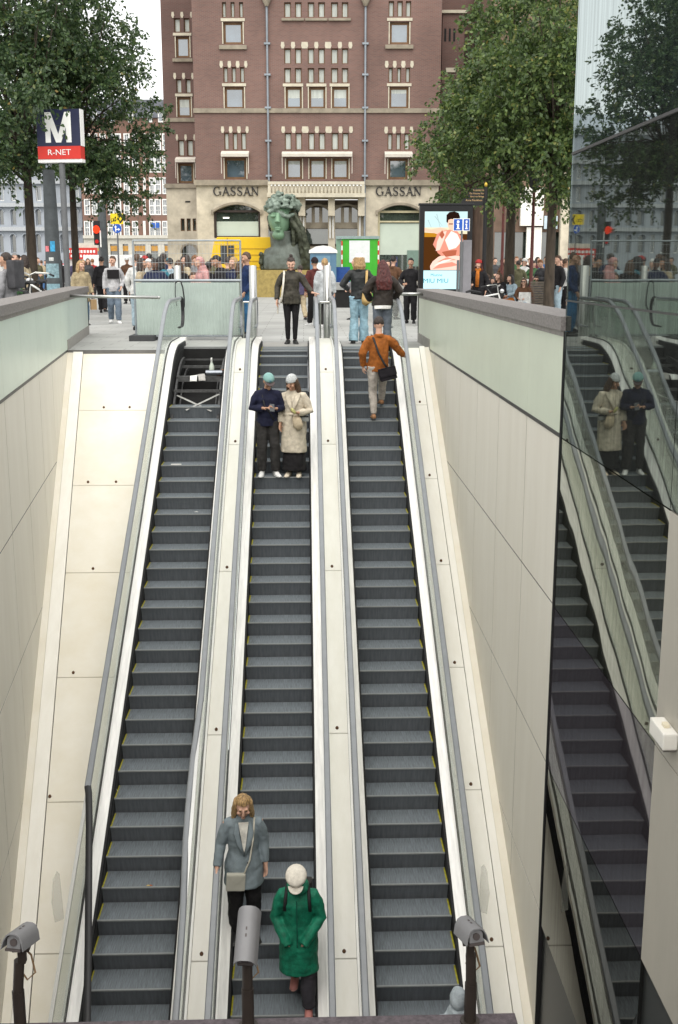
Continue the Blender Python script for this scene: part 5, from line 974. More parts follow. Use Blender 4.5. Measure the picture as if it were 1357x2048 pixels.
# ================================================================== people
M_skin = mat('skin_light', (.55,.33,.24), .55, 0, .05, 12); M_skin2 = mat('skin_tan', (.42,.24,.16), .55, 0, .05, 12); M_skin3 = mat('skin_dark', (.14,.075,.05), .55, 0, .05, 12)
M_eye = mat('eye_dark', (.03,.02,.018), .3, 0, 0); M_lip = mat('lip', (.40,.17,.14), .5, 0, 0)
def cloth(n, c, **k): return mat('cloth_'+n, c, k.get('r', .85), 0, k.get('v', .22), k.get("vs", 9), .35, 110, spec=.25)
M_hairs = {k: mat('hair_'+k, c, .45, 0, .6, 14, .4, 90, stretch=(6,6,.5), spec=.4) for k, c in dict(black=(.015,.012,.011), dark=(.035,.022,.016), brown=(.09,.05,.028), blond=(.42,.27,.12), red=(.075,.014,.012), grey=(.30,.29,.28), ginger=(.22,.09,.03)).items()}
def V3(p): return Vector(p)
def hand(b, wr, d, n, side, curl=.6, s=1.0):
    """palm, four bent fingers of different lengths and a thumb from the side of the palm"""
    d = V3(d).normalized(); n = V3(n); n = (n-d*n.dot(d)).normalized(); t = d.cross(n)*side
    pl = .085*s; b.loft([wr-d*.02*s, wr+d*.02*s, wr+d*pl*.6, wr+d*pl], [(.024*s,.019*s),(.034*s,.018*s),(.040*s,.017*s),(.038*s,.013*s)], 10, side=tuple(t))
    for i, (o, L) in enumerate(((.030,.068),(.010,.078),(-.010,.072),(-.029,.056))):
        p = wr+d*pl*.93+t*o*s; q = [p]; a = curl*.35
        for k in range(3):
            seg = L*s*(.45,.32,.23)[k]; p = p + (d*math.cos(a)+n*math.sin(a))*seg; q.append(p); a += curl*.75
        b.loft(q, [.0098*s,.0092*s,.0085*s,.0068*s], 6)
    p = wr+d*.022*s+t*.032*s; q = [p, p+(d*.6+t*.75+n*.25).normalized()*.034*s]; q.append(q[-1]+(d*.85+t*.25+n*.5).normalized()*.030*s); q.append(q[-1]+(d*.8+n*.6).normalized()*.022*s); b.loft(q, [.0125*s,.0115*s,.010*s,.008*s], 6)
DEF = dict(pelvis=(0,.0,.525), waist=(0,.0,.61), chest=(0,.0,.735), neck=(0,.008,.83), head=(0,-.012,.925), LS=(.098,.006,.798), RS=(-.098,.006,.798), LE=(.128,.02,.642), RE=(-.128,.02,.642), LW=(.138,-.025,.50), RW=(-.138,-.025,.50),
    LH=(.052,0,.51), RH=(-.052,0,.51), LK=(.056,-.012,.285), RK=(-.056,-.012,.285), LA=(.056,.012,.042), RA=(-.056,.012,.042), LF=(.2,-1,0), RF=(-.2,-1,0), hy=0, hp=0, hr=0, curlL=.5, curlR=.5)
def person(label, loc, rz, h, pose=None, sk=None, top=None, bot=None, hair=None, shoe=None, build=1.0, vox=.009, fine=False, group=None, face=True):
    """top=(kind,mat,hem,flare,thick)  bot=(kind,mat)  hair=(kind,mat[,mat2])"""
    J = dict(DEF); J.update(pose or {}); sk = sk or M_skin
    j = {k: (V3(v)*h if isinstance(v, tuple) and not k.endswith('F') else v) for k, v in J.items()}
    t = thing('person', label, 'person', loc, rz, group)
    SCL = lambda x: x*h
    Hm = Matrix.Translation(j['head']) @ Matrix.Rotation(J['hy'],4,'Z') @ Matrix.Rotation(J['hp'],4,'X') @ Matrix.Rotation(J['hr'],4,'Y')
    hd = lambda p: Hm @ (V3(p)*h)
    # ---- body
    b = MB()
    def hf(q):
        x, y, z = q
        if z < 0: x *= 1-.34*(-z)**1.4; y = y*(1-.18*(-z)) - .10*(-z)**2
        return Vector((x, y*(1.04 if y > 0 else .96), z))
    b.M = Hm @ Matrix.Scale(h,4); b.ball((0,.004,.0), (.0435,.056,.0665), 20, 14, fn=hf)
    b.loft([(0,-.052,.014),(0,-.061,-.004),(0,-.066,-.016),(0,-.055,-.021)], [(.006,.006),(.008,.008),(.011,.009),(.010,.004)], 8, side=(1,0,0))
    b.ball((0,-.047,-.041),(.017,.008,.006),8,5); b.ball((0,-.044,-.057),(.016,.012,.010),8,5)
    for s in (-1,1): b.ball((s*.044,.006,-.004),(.006,.011,.018),8,6); b.ball((s*.019,-.046,.019),(.016,.008,.005),8,5); b.ball((s*.026,-.040,-.018),(.016,.012,.013),8,5)
    b.M = Matrix.Identity(4)
    ck = hd((0,.008,-.035)); b.loft([j['neck']+V3((0,0,-.03*h)), j['neck']+V3((0,0,.005*h)), (j['neck']+ck)*.5, ck], [.044*h*build,.033*h,.030*h,.030*h], 12)
    b.loft([j['pelvis']-V3((0,0,.04*h)), j['pelvis'], j['waist'], j['chest'], (j['LS']+j['RS'])/2, j['neck']], [(.07*h,.05*h),(.085*h,.055*h),(.072*h,.05*h),(.085*h,.056*h),(.088*h,.042*h),(.03*h,.03*h)], 14, side=(1,0,0))
    for s, S_ in ((1,'L'),(-1,'R')):
        b.loft([j[S_+'S'], j[S_+'E'], j[S_+'W']], [.026*h,.021*h,.0155*h], 10)
        d = (j[S_+'W']-j[S_+'E']); n = J.get('n'+S_); n = V3(n) if n else V3((-s*.8,-.4,0)); dd = J.get('d'+S_); hand(b, j[S_+'W'], dd or d, n, J.get('t'+S_, s), J['curl'+S_], h/1.72)
        b.loft([j[S_+'H'], j[S_+'K'], j[S_+'A'], j[S_+'A']-V3((0,0,.02*h))], [.045*h,.030*h,.02*h,.02*h], 10)
        f = V3(J[S_+'F']).normalized(); a = j[S_+'A']; b.loft([a-f*.025*h-V3((0,0,.012*h)), a+f*.04*h-V3((0,0,.022*h)), a+f*.10*h-V3((0,0,.030*h))], [(.018*h,.016*h),(.022*h,.014*h),(.02*h,.008*h)], 8)
    body = b.build('body', sk, t); remesh(body, vox if fine else vox*1.25, 2)
    if face:
        for s in (-1,1):
            b = MB(); b.M = Hm @ Matrix.Scale(h,4); b.ball((s*.0185,-.0485,.007),(.0062,.0032,.0028 if J['hp'] < R(18) else .0011),8,5); b.build('eye', M_eye, t, smooth='all')
            b = MB(); b.M = Hm @ Matrix.Scale(h,4); b.loft([(s*.010,-.0525,.0185),(s*.02,-.0522,.0215),(s*.030,-.0462,.0185)],[.0015,.0019,.0011],5); b.build('eyebrow', hair[1] if hair else M_eye, t)
        b = MB(); b.M = Hm @ Matrix.Scale(h,4); b.ball((0,-.0515,-.0405),(.011,.0035,.003),8,5); b.build('mouth', M_lip, t, smooth='all')
    # ---- trousers, leggings or skirt
    kind, m = bot[:2]; r = dict(slim=(.062,.042,.032), straight=(.066,.050,.042), wide=(.064,.047,.056), legging=(.056,.036,.025))
    if kind == 'skirt':
        b = MB(); zb = bot[2]*h; c = (j['LA']+j['RA'])/2; b.loft([j['waist'], j['pelvis'], (j['pelvis']+V3((c.x,c.y,zb)))*.5, V3((c.x,c.y,zb))], [(.06*h,.045*h),(.075*h,.055*h),(.098*h,.078*h),(.125*h,.10*h)], 22, side=(1,0,0)); o = b.build('skirt', m, t); remesh(o, .013, 3, .012, 7, 2)
    else:
        R_ = r[kind]; b = MB(); b.loft([j['waist']+V3((0,0,.0)), j['waist']-V3((0,0,.03*h)), j['pelvis'], j['pelvis']-V3((0,0,.045*h))], [(x_*(.86 if top[2] < .45 else 1)*h, y_*(.86 if top[2] < .45 else 1)*h) for x_, y_ in ((.078,.055),(.088,.062),(.098*build,.068),(.088,.062))], 16, side=(1,0,0))
        for S_ in 'LR':
            cr = j[S_+'A']+V3((0,0,.012*h if kind != 'wide' else -.012*h)); b.loft([j[S_+'H']+V3((0,0,.02*h)), j[S_+'H']*.55+j[S_+'K']*.45, j[S_+'K'], j[S_+'K']*.5+cr*.5, cr], [R_[0]*h,R_[0]*.86*h,R_[1]*h,(R_[1]*.5+R_[2]*.5)*1.04*h,R_[2]*h], 12)
        o = b.build('leggings' if kind == 'legging' else 'trousers', m, t); remesh(o, .011 if fine else .014, 2, .004 if kind == 'legging' else .009, 11, 5)
    # ---- shoes
    for S_ in 'LR':
        f = V3(J[S_+'F']).normalized(); a = j[S_+'A']; q = a+V3((0,0,-.034*h)); b = MB(); sd = f.cross(V3((0,0,1)))
        b.loft([q-f*.040*h+V3((0,0,.012*h)), q-f*.030*h+V3((0,0,.016*h)), q+f*.012*h+V3((0,0,.020*h)), q+f*.05*h+V3((0,0,.008*h)), q+f*.092*h+V3((0,0,.003*h)), q+f*.112*h], [(.016*h,.016*h),(.023*h,.026*h),(.024*h,.030*h),(.026*h,.018*h),(.024*h,.014*h),(.012*h,.008*h)], 12, side=tuple(sd))
        so2 = b.build('shoe', shoe[0] if shoe else M_black, t, smooth='all'); b = MB(); b.loft([q-f*.042*h-V3((0,0,.003*h)), q-f*.02*h-V3((0,0,.003*h)), q+f*.05*h-V3((0,0,.003*h)), q+f*.098*h-V3((0,0,.002*h)), q+f*.116*h-V3((0,0,.001*h))], [(.016*h,.0055*h),(.024*h,.0055*h),(.028*h,.0055*h),(.026*h,.0055*h),(.010*h,.004*h)], 12, side=tuple(sd)); b.build('sole', shoe[1] if shoe else M_black, so2, smooth='all')
    # ---- top
    kind, m, hem, flare, th = top; b = MB(); hz = hem*h; sh = (j['LS']+j['RS'])/2
    cx = (j['pelvis'] if hem > .42 else (j['LK']+j['RK'])/2*.5+j['pelvis']*.5); hemp = V3((cx.x, cx.y, hz+loc_z0(j)))
    pts = [hemp]; rad = [((.094+flare)*h*build,(.072+flare*1.0)*h)]
    if hem < .5: pts.append(j['pelvis']); rad.append(((.106+flare*.45)*h*build,(.077+flare*.55)*h))
    pts += [j['waist'], j['chest'], sh-V3((0,0,.012*h)), sh+V3((0,0,.018*h)), j['neck']+V3((0,.004*h,-.004*h))]
    rad += [((.080+th*.4+flare*.2)*h*build,(.060+th*.4+flare*.2)*h),((.089+th*.4)*h*build,(.067+th*.4)*h),((.096+th*.3)*h*build,.054*h),((.074)*h*build,.046*h),(.044*h,.042*h)]
    b.loft(pts, rad, 20, side=(1,0,0))
    for S_ in 'LR':
        w = j[S_+'W']+(j[S_+'E']-j[S_+'W']).normalized()*(.012-J.get('sleeve',0))*h; dn = V3((0,0,-.014*h)); so_ = j[S_+'S']; b.loft([so_*.55+sh*.45+dn*.6, so_*.93+sh*.07+dn, so_*.6+j[S_+'E']*.4, j[S_+'E'], j[S_+'E']*.45+w*.55, w], [(.034+th*.3)*h,(.036+th*.4)*h,(.034+th*.45)*h,(.031+th*.45)*h,(.028+th*.4)*h,(.0235+th*.3)*h], 12)
    if kind in ('jacket','coat'): b.loft([j['neck']+V3((0,.014*h,-.016*h)), j['neck']+V3((0,.016*h,.010*h))], [(.050*h,.044*h),(.043*h,.040*h)], 14, side=(1,0,0))
    if kind == 'hoodie': b.loft([j['neck']+V3((-.055*h,.02*h,-.005*h)), j['neck']+V3((-.03*h,.052*h,.008*h)), j['neck']+V3((.03*h,.052*h,.008*h)), j['neck']+V3((.055*h,.02*h,-.005*h))], [.022*h,.030*h,.030*h,.022*h], 10)
    o = b.build('coat' if kind == 'coat' else 'hoodie' if kind == 'hoodie' else 'jacket', m, t); remesh(o, .010 if fine else .014, 2, .010 if fine else .010, 7, 1.7+h)
    # ---- hair and hats
    hk, hm = hair[:2]; b = MB(); b.M = Hm @ Matrix.Scale(h,4)
    if hk != 'hijab':
        lift = .016 if hk in ('short','bun','cap','beanie') else .014
        def cut(q):
            if q.y < -.25 and q.z < .42: return Vector((q.x*.7, q.y*.45, q.z*.6+.10))
            if q.z < -.30: return Vector((q.x*.86, q.y*.9, q.z*.8))
            return q
        b.ball((0,.010,.012), (.0495,.060,.0655), 18, 14, fn=cut)
    if hk == 'bun': b.ball((0,.030,.085),(.022,.022,.020),10,8)
    if hk in ('long','longcap','longbeanie'):
        L = hair[3] if len(hair) > 3 else .15
        for k in range(15):
            a = R(-10+200*k/14) if hk != 'x' else 0; x, y = math.cos(a)*.046, math.sin(a)*.052; b.loft([(x*.9,y*.9+.008,.03),(x*1.08,y*1.06+.010,-.03),(x*1.22,y*1.1+.012,-.03-L*.5),(x*1.18+.006*math.sin(k*7),y*1.0+.012,-.03-L)], [.017,.018,.019,.010], 7)
    if hk == 'ponytail': b.loft([(0,.06,.03),(0,.085,.01),(0,.075,-.06),(0,.06,-.12)], [.018,.022,.02,.008], 8)
    o = None
    if b.v: o = b.build('hair', hm, t); remesh(o, .009 if fine else .012, 1, .006, 28, 3)
    if hk in ('cap','longcap'):
        b = MB(); b.M = Hm @ Matrix.Scale(h,4); b.ball((0,.006,.026), (.054,.064,.056), 18, 12, fn=lambda q: Vector((q.x,q.y,max(q.z,-.05)))); cp_ = b.build('cap', hair[2], t, smooth='all')
        b = MB(); b.M = Hm @ Matrix.Scale(h,4); pr = [(.047*math.sin(a), -.040-.052*math.cos(a), .020-.010*math.cos(a)) for a in [R(-85+17*k) for k in range(11)]]; b.add([(x,y,z+.004) for x,y,z in pr]+[(x,y,z-.002) for x,y,z in pr], [tuple(range(11)), tuple(reversed(range(11,22)))]+[(i,i+11,i+12,i+1) for i in range(10)]+[(10,21,11,0)]); b.build('visor', hair[4] if len(hair) > 4 else hair[2], cp_)
    if hk in ('beanie','longbeanie'):
        b = MB(); b.M = Hm @ Matrix.Scale(h,4); b.ball((0,.008,.020), (.0555,.066,.066), 20, 14, fn=lambda q: Vector((q.x,q.y,max(q.z,-.04)))); cp_ = b.build('beanie', hair[2], t, smooth='all')
    if hk == 'hijab':
        b = MB(); b.M = Hm @ Matrix.Scale(h,4)
        b.ball((0,.014,.006),(.054,.062,.070),18,14, fn=lambda q: Vector((q.x*.8,q.y*.3,q.z)) if q.y < -.5 and abs(q.z) < .62 else q); b.loft([(0,.012,-.05),(0,.0,-.10),(0,-.005,-.15)],[(.052,.056),(.07,.06),(.10,.07)],14,side=(1,0,0)); o = b.build('headscarf', hm, t); remesh(o, .012, 2, .006, 20)
    return t, j, Hm, h
def loc_z0(j): return 0.0
def addpart(t, name, m, b, **k): return b.build(name, m, t, **k)
def strap(t, pts, w, m, name='strap'):
    b = MB(); b.loft(pts, [(w,.004)]*len(pts), 6, side=(1,0,0)); return b.build(name, m, t, smooth='all')
def stepat(off, k, x, dy=.17): y, z = along((k+off)*.405); return Vector((x, y+dy, z+.004))
M_denim = cloth('pale_denim', (.30,.46,.55)); M_jean = cloth('jeans_blue', (.10,.19,.30)); M_blk = cloth('black', (.012,.011,.012), v=.1); M_char = cloth('charcoal', (.035,.033,.032)); M_navy = cloth('navy', (.012,.014,.035)); M_cream = cloth('cream_wool', (.55,.49,.39)); M_white_sh = (mat('shoe_white', (.72,.72,.71), .6, 0, .05), mat('sole_white', (.6,.6,.58), .6, 0, .05)); M_blk_sh = (mat('shoe_black', (.02,.02,.02), .5, 0, .1), mat('sole_dark', (.05,.05,.05), .6, 0, .1)); M_tan = mat('tan_leather', (.30,.15,.07), .5, 0, .15)
# woman stepping onto the middle escalator
w1 = person('woman in dark waxed jacket and leggings stepping onto the middle escalator', (-.25,23.75,.006), 0, 1.79, dict(head=(0,-.035,.915), hp=R(24), LE=(.175,-.02,.665), LW=(.245,-.085,.585), dL=(.9,-.35,-.1), nL=(0,0,-1), curlL=.25, RE=(-.16,.02,.65), RW=(-.165,-.03,.50), LK=(.045,-.015,.285), LA=(.04,.0,.042), RK=(-.045,-.012,.285), RA=(-.042,.02,.042)), M_skin, ('jacket', cloth('waxed_black', (.045,.040,.029), r=.5, v=.4), .455, .012, .016), ('legging', M_blk), ('bun', M_hairs['dark']), M_blk_sh, fine=True)
t, j, Hm, h = w1
b = MB(); b.loft([j['neck']+V3((0,.02,.035)), j['neck']+V3((0,.0,-.005))], [(.075,.068),(.098,.078)], 16, side=(1,0,0)); o = addpart(t, 'collar', cloth('brown_cord', (.15,.055,.035)), b); remesh(o, .01, 1)
for s in (-1,1): b = MB(); b.box(s*.095-.06,s*.095+.06,-.158,-.128,.83,.99); b.box(s*.095-.065,s*.095+.065,-.166,-.13,.96,1.01); addpart(t, 'pocket', MC['cloth_waxed_black'], b, bevel=.008)
strap(t, [j['RS']+V3((.03,.03,.065)), j['RS']+V3((.035,-.085,.02)), V3((-.165,-.145,1.18)), V3((-.20,-.135,.92)), V3((-.21,-.10,.84))], .021, cloth('strap_white', (.62,.58,.50))); b = MB(); b.box(-.30,-.27,-.05,.20,.62,.92); addpart(t, 'tote_bag', MC['cloth_strap_white'], b, bevel=.01)
# couple on the middle escalator
pz_ = stepat(.26,21,-.60,.10)
m1 = person('man in navy jacket and turquoise cap looking at a phone on the middle escalator', pz_, R(4), 1.74, dict(head=(.01,-.045,.908), hp=R(30), hy=R(12), RE=(-.148,-.005,.652), RW=(-.045,-.125,.665), dR=(.75,-.45,.1), nR=(.1,-.3,-1), LE=(.148,-.005,.65), LW=(.075,-.13,.66), dL=(-.75,-.5,.15), nL=(0,.3,1), curlL=.9, curlR=.7, LK=(.062,-.02,.285), LA=(.072,.0,.042), LF=(.3,-1,0), RK=(-.058,-.012,.285), RA=(-.062,.01,.042)), M_skin2, ('jacket', M_navy, .485, .004, .020), ('straight', M_char), ('cap', M_hairs['black'], mat('cap_turquoise', (.20,.36,.34), .8, 0, .08, 8), .1, mat('visor_brown', (.07,.05,.05), .7, 0, .1)), M_white_sh, build=1.06, fine=True)
t, j, Hm, h = m1; b = MB(); c = (j['LW']+j['RW'])/2+V3((.035,-.075,.015)); b.M = Matrix.Translation(c) @ Matrix.Rotation(R(-35),4,'X') @ Matrix.Rotation(R(10),4,'Z'); b.box(-.04,.04,-.006,.006,-.065,.075); addpart(t, 'phone', mat('phone_dark', (.02,.025,.03), .2, 0, .05), b, bevel=.004)
strap(t, [j['RS']+V3((.08,-.06,.03)), V3((-.06,-.155,1.20)), V3((.02,-.16,1.08)), V3((.10,-.15,.95))], .012, M_black)
b = MB(); b.M = Hm @ Matrix.Scale(h,4); b.prism([(.0,.058),(.012,.044),(0,.030),(-.012,.044)], -.062, -.055); addpart(t, 'cap_badge', mat('badge_blue', (.12,.26,.32), .6, 0, .05), b)
pz_ = stepat(.26,21,-.17,.10)
w2 = person('woman in cream belted coat, speckled beanie and long black skirt beside man with phone', pz_, R(-10), 1.70, dict(head=(-.012,-.035,.915), hp=R(20), hy=R(-18), LE=(.160,.0,.64), LW=(.065,-.135,.635), dL=(-.75,-.55,.25), nL=(-.3,.3,.9), curlL=1.0, RE=(-.135,.02,.65), RW=(-.125,-.055,.515), LK=(.045,-.01,.285), LA=(.052,-.01,.042), RA=(-.052,-.01,.042), LF=(.1,-1,0), RF=(-.1,-1,0)), M_skin2, ('coat', M_cream, .24, .034, .020), ('skirt', M_blk, .055), ('longbeanie', M_hairs['brown'], mat('beanie_speckled', (.50,.52,.52), .9, 0, .5, 90), .10), (mat('shoe_cream', (.60,.53,.42), .7, 0, .05), mat('sole_cream', (.5,.45,.38), .7, 0, .05)), fine=True)
t, j, Hm, h = w2; b = MB(); b.loft([(0,0,1.025),(0,0,1.06)], [(.182,.142),(.180,.140)], 24, side=(1,0,0)); b.loft([(-.02,-.146,1.05),(-.035,-.165,.95),(-.03,-.17,.80),(-.02,-.172,.70)], [(.022,.006)]*4, 6, side=(1,0,0)); b.ball((-.02,-.15,1.045),(.04,.02,.03),8,6); addpart(t, 'belt', M_cream, b, smooth=True)
for s in (-1,1): b = MB(); b.loft([j['neck']+V3((s*.055,-.01,.04)), j['neck']+V3((s*.085,-.075,-.05)), V3((s*.045,-.15,1.22)), V3((0,-.155,1.08))], [(.03,.010),(.05,.012),(.04,.010),(.008,.008)], 8, side=(1,0,0)); addpart(t, 'lapel', MC['cloth_cream_wool'], b, smooth='all')
b = MB(); b.loft([(.07,-.165,1.02),(.085,-.20,.97),(.11,-.21,.87),(.14,-.20,.80)], [(.05,.03),(.075,.045),(.085,.05),(.04,.03)], 12, side=(1,0,0)); addpart(t, 'canvas_bag', cloth('bag_canvas', (.48,.40,.28)), b, smooth='all')
b = MB(); b.box(.13,.27,-.13,-.09,.93,1.03); addpart(t, 'shoulder_bag', mat('bag_grey', (.22,.23,.22), .5, 0, .1), b, bevel=.012); b = MB(); b.box(.128,.272,-.134,-.132,1.0,1.03); addpart(t, 'bag_band', M_black, b)
b = MB(); c = j['LW']+V3((-.06,-.055,.035)); b.loft([c+V3((.03,0,-.035)), c, c+V3((-.04,-.01,.045))], [.022,.028,.024], 10); addpart(t, 'sandwich', mat('sandwich_wrap', (.42,.40,.16), .7, 0, .3, 40), b, smooth='all')
# man in orange jacket climbing
pz_ = stepat(0,25,1.31,.08)
m2 = person('man in rust orange jacket seen from behind climbing the right escalator', pz_, PI+R(4), 1.80, dict(head=(.0,-.012,.93), hp=R(14), pelvis=(.005,-.02,.535), RE=(-.19,-.035,.69), RW=(-.262,-.10,.615), dR=(-.35,-.9,0), nR=(0,.2,-1), curlR=.8, LE=(.16,.01,.645), LW=(.145,-.045,.515), curlL=.8, RH=(-.052,-.03,.52), RK=(-.055,-.115,.355), RA=(-.052,-.155,.175), LH=(.052,-.005,.51), LK=(.05,-.03,.28), LA=(.048,.02,.052), LF=(0,-1,-.0), RF=(0,-1,0)), M_skin, ('jacket', cloth('rust', (.30,.095,.018), v=.28), .475, .006, .020), ('slim', cloth('pale_grey_trouser', (.40,.36,.32))), ('short', M_hairs['dark']), (M_tan, M_blk_sh[1]), build=1.02, fine=True)
t, j, Hm, h = m2; strap(t, [j['LS']+V3((-.05,-.04,.055)), j['LS']+V3((-.07,.10,.0)), V3((.02,.155,1.18)), V3((-.08,.16,1.0)), V3((-.13,.17,.93))], .018, M_black); b = MB(); b.M = Matrix.Translation((-.13,.19,.84)) @ Matrix.Rotation(R(14),4,'Y'); b.box(-.15,.15,-.05,.05,-.12,.10); b.box(-.155,.155,.051,.062,-.05,.102); addpart(t, 'messenger_bag', cloth('bag_black', (.014,.012,.016)), b, bevel=.02)
# blonde woman low on the middle escalator
pz_ = stepat(.26,1,-.71,.14)
w3 = person('blonde woman in grey blue coat with small pale shoulder bag on the middle escalator', pz_, R(6), 1.80, dict(head=(.0,-.035,.918), hp=R(24), RE=(-.140,.005,.655), RW=(-.168,-.065,.525), dR=(-.15,-.6,-.75), nR=(.6,-.4,-.5), curlR=.9, LE=(.128,.02,.65), LW=(.135,-.02,.51), curlL=.6, dL=(.02,-.15,-1)), M_skin, ('coat', cloth('blue_grey_wool', (.185,.225,.245), v=.12), .385, .032, .012), ('straight', M_blk), ('long', M_hairs['blond'], None, .115), M_blk_sh, fine=True)
t, j, Hm, h = w3; b = MB(); b.add([(-.055,-.135,1.475),(.055,-.135,1.475),(.014,-.172,1.20),(0,-.174,1.15),(-.014,-.172,1.20),(-.055,-.10,1.475),(.055,-.10,1.475),(0,-.12,1.15)],[(0,1,2,3,4),(5,7,6),(0,4,3,7,5),(1,6,7,3,2),(0,5,6,1)]); addpart(t, 'blouse', cloth('blouse_white', (.66,.64,.58)), b)
for s in (-1,1): b = MB(); b.loft([j['neck']+V3((s*.055,-.02,.02)), V3((s*.078,-.135,1.36)), V3((s*.05,-.165,1.24)), V3((s*.004,-.172,1.10))], [(.022,.008),(.034,.010),(.030,.009),(.006,.006)], 8, side=(1,0,0)); addpart(t, 'lapel', MC['cloth_blue_grey_wool'], b, smooth='all')
strap(t, [j['LS']+V3((-.05,-.03,.05)), V3((.10,-.15,1.28)), V3((.06,-.185,1.06)), V3((.0,-.195,.92)), V3((-.03,-.20,.86))], .010, cloth('strap_pale', (.45,.43,.36)))
b = MB(); b.M = Matrix.Translation((-.10,-.19,.82)) @ Matrix.Rotation(R(4),4,'Y'); b.box(-.105,.105,-.03,.03,-.11,.09); bg = addpart(t, 'handbag', mat('bag_pale_grey', (.42,.41,.35), .45, 0, .08, 6), b, bevel=.016); b = MB(); b.M = Matrix.Translation((-.10,-.19,.82)) @ Matrix.Rotation(R(4),4,'Y'); b.prism([(-.1,.08),(.1,.08),(.015,-.015),(-.02,-.015)], -.037, -.032); addpart(bg, 'bag_flap', MC['bag_pale_grey'], b)
b = MB(); b.ball((.035,-.188,1.03),(.009,.006,.009),8,6); addpart(t, 'button', M_profile, b)
# woman in green coat
y_, z_ = along((-1+.26)*.405); pz_ = Vector((-.10, y_+.13, z_+.004))
w4 = person('woman in long green raincoat and white cap walking down the middle escalator in front', pz_, R(-4), 1.73, dict(head=(-.005,-.05,.905), hp=R(34), sleeve=.035, RE=(-.140,.0,.635), RW=(-.066,-.092,.512), dR=(.35,.55,-.75), nR=(.5,.3,.2), LE=(.142,.0,.635), LW=(.05,-.098,.522), dL=(-.35,.55,-.75), nL=(-.5,.3,.2), curlL=1.1, curlR=1.1, LK=(.062,-.04,.285), LA=(.066,-.06,.042), RH=(-.052,.01,.52), RK=(-.04,-.02,.36), RA=(-.03,.11,.165), LF=(.05,-1,0), RF=(-.05,-1,-.1)), M_skin, ('coat', cloth('bright_green', (.008,.16,.09), r=.55, v=.32, vs=14), .285, .030, .020), ('straight', cloth('grey_purple_trouser', (.045,.042,.05))), ('cap', M_hairs['grey'], mat('cap_white_wool', (.66,.62,.54), .9, 0, .12, 30), .1), (mat('shoe_pink', (.42,.17,.15), .6, 0, .1), mat('sole_pink', (.35,.2,.17), .6, 0, .1)), fine=True)
t, j, Hm, h = w4; b = MB(); b.M = Hm @ Matrix.Scale(h,4); b.ball((0,.014,.044),(.066,.074,.036),20,12); o = addpart(t, 'cap_crown', MC['cap_white_wool'], b, smooth='all')
b = MB(); q = [j['neck']+V3((.085*math.cos(a), -.012+.085*math.sin(a), .03-.035*math.sin(a)*-1)) for a in [R(-235+29*k) for k in range(11)]]; b.loft([V3(p) for p in q], [.022]+[.040]*9+[.022], 8); o = addpart(t, 'hood', MC['cloth_bright_green'], b); remesh(o, .012, 1, .006, 16)
for s in (-1,1): strap(t, [j['neck']+V3((s*.095,.08,.02)), j['neck']+V3((s*.115,-.03,.012)), j['neck']+V3((s*.125,-.105,-.08)), j['neck']+V3((s*.135,-.11,-.22))], .018, M_black, 'backpack_strap')
b = MB(); b.box(-.14,.14,.13,.27,1.0,1.42); addpart(t, 'backpack', M_char, b, bevel=.03)
b = MB(); b.loft([(0,-.165,1.38),(0,-.178,1.1),(.005,-.185,.85)], [.006]*3, 5); addpart(t, 'zip', mat('zip_green', (.004,.07,.045), .4, 0, .1), b)
# head with hood below the ledge
y_, z_ = along(-4*.405)
person('person in pale blue grey hood, only the head showing above the stone ledge', (1.47, y_+.15, z_+.004), PI, 1.66, {}, M_skin, ('hoodie', cloth('ice_grey', (.40,.45,.48)), .47, .01, .02), ('straight', M_jean), ('hijab', cloth('ice_grey', (.4,.45,.48))), None, face=False)
# people at the head of the right escalator
pz_ = Vector((1.16,23.75,.006)); w5 = person('woman in black leather jacket, flared jeans and white cap with tan shoulder bag', pz_, PI+R(-8), 1.84, dict(LE=(.185,.02,.655), LW=(.13,-.09,.60), RE=(-.16,.0,.65), RW=(-.12,-.10,.57), LK=(.055,-.02,.285), LA=(.062,.03,.042), RK=(-.05,-.045,.29), RA=(-.05,-.05,.042)), M_skin, ('jacket', cloth('black_leather', (.022,.024,.024), r=.4), .50, .004, .020), ('wide', M_denim), ('longcap', M_hairs['blond'], mat('cap_white', (.72,.70,.66), .8, 0, .05), .075), M_blk_sh, fine=True)
t, j, Hm, h = w5; strap(t, [j['RS']+V3((.02,-.05,.05)), j['RS']+V3((.015,.085,.02)), V3((-.16,.13,1.25)), V3((-.165,.13,1.12))], .026, cloth('bag_tan', (.50,.34,.14))); b = MB(); b.loft([(-.165,.15,1.16),(-.18,.16,1.0),(-.16,.16,.88),(-.12,.15,.80)], [(.05,.03),(.11,.05),(.10,.05),(.05,.03)], 12, side=(1,0,0)); addpart(t, 'tan_bag', MC['cloth_bag_tan'], b, smooth='all')
y_, z_ = along((31.2)*.405); w6 = person('woman with long dark red hair and black bomber jacket seen from behind', (1.53, y_+.1, z_+.004), PI+R(6), 1.72, dict(LE=(.19,.0,.655), LW=(.12,-.11,.56), RE=(-.19,.0,.655), RW=(-.14,-.10,.58), hp=R(6)), M_skin, ('jacket', cloth('bomber_black', (.024,.018,.014), r=.5, v=.3), .50, .018, .040), ('straight', cloth('grey_jeans', (.13,.15,.18))), ('long', M_hairs['red'], None, .235), M_blk_sh, build=1.12, fine=True)
t, j, Hm, h = w6; b = MB(); b.loft([(.02,.12,.86),(.02,.13,.80)], [(.17,.05),(.16,.05)], 16, side=(1,0,0)); addpart(t, 'white_shirt_hem', cloth('shirt_white', (.66,.65,.62)), b); b = MB(); b.M = Hm @ Matrix.Scale(h,4)
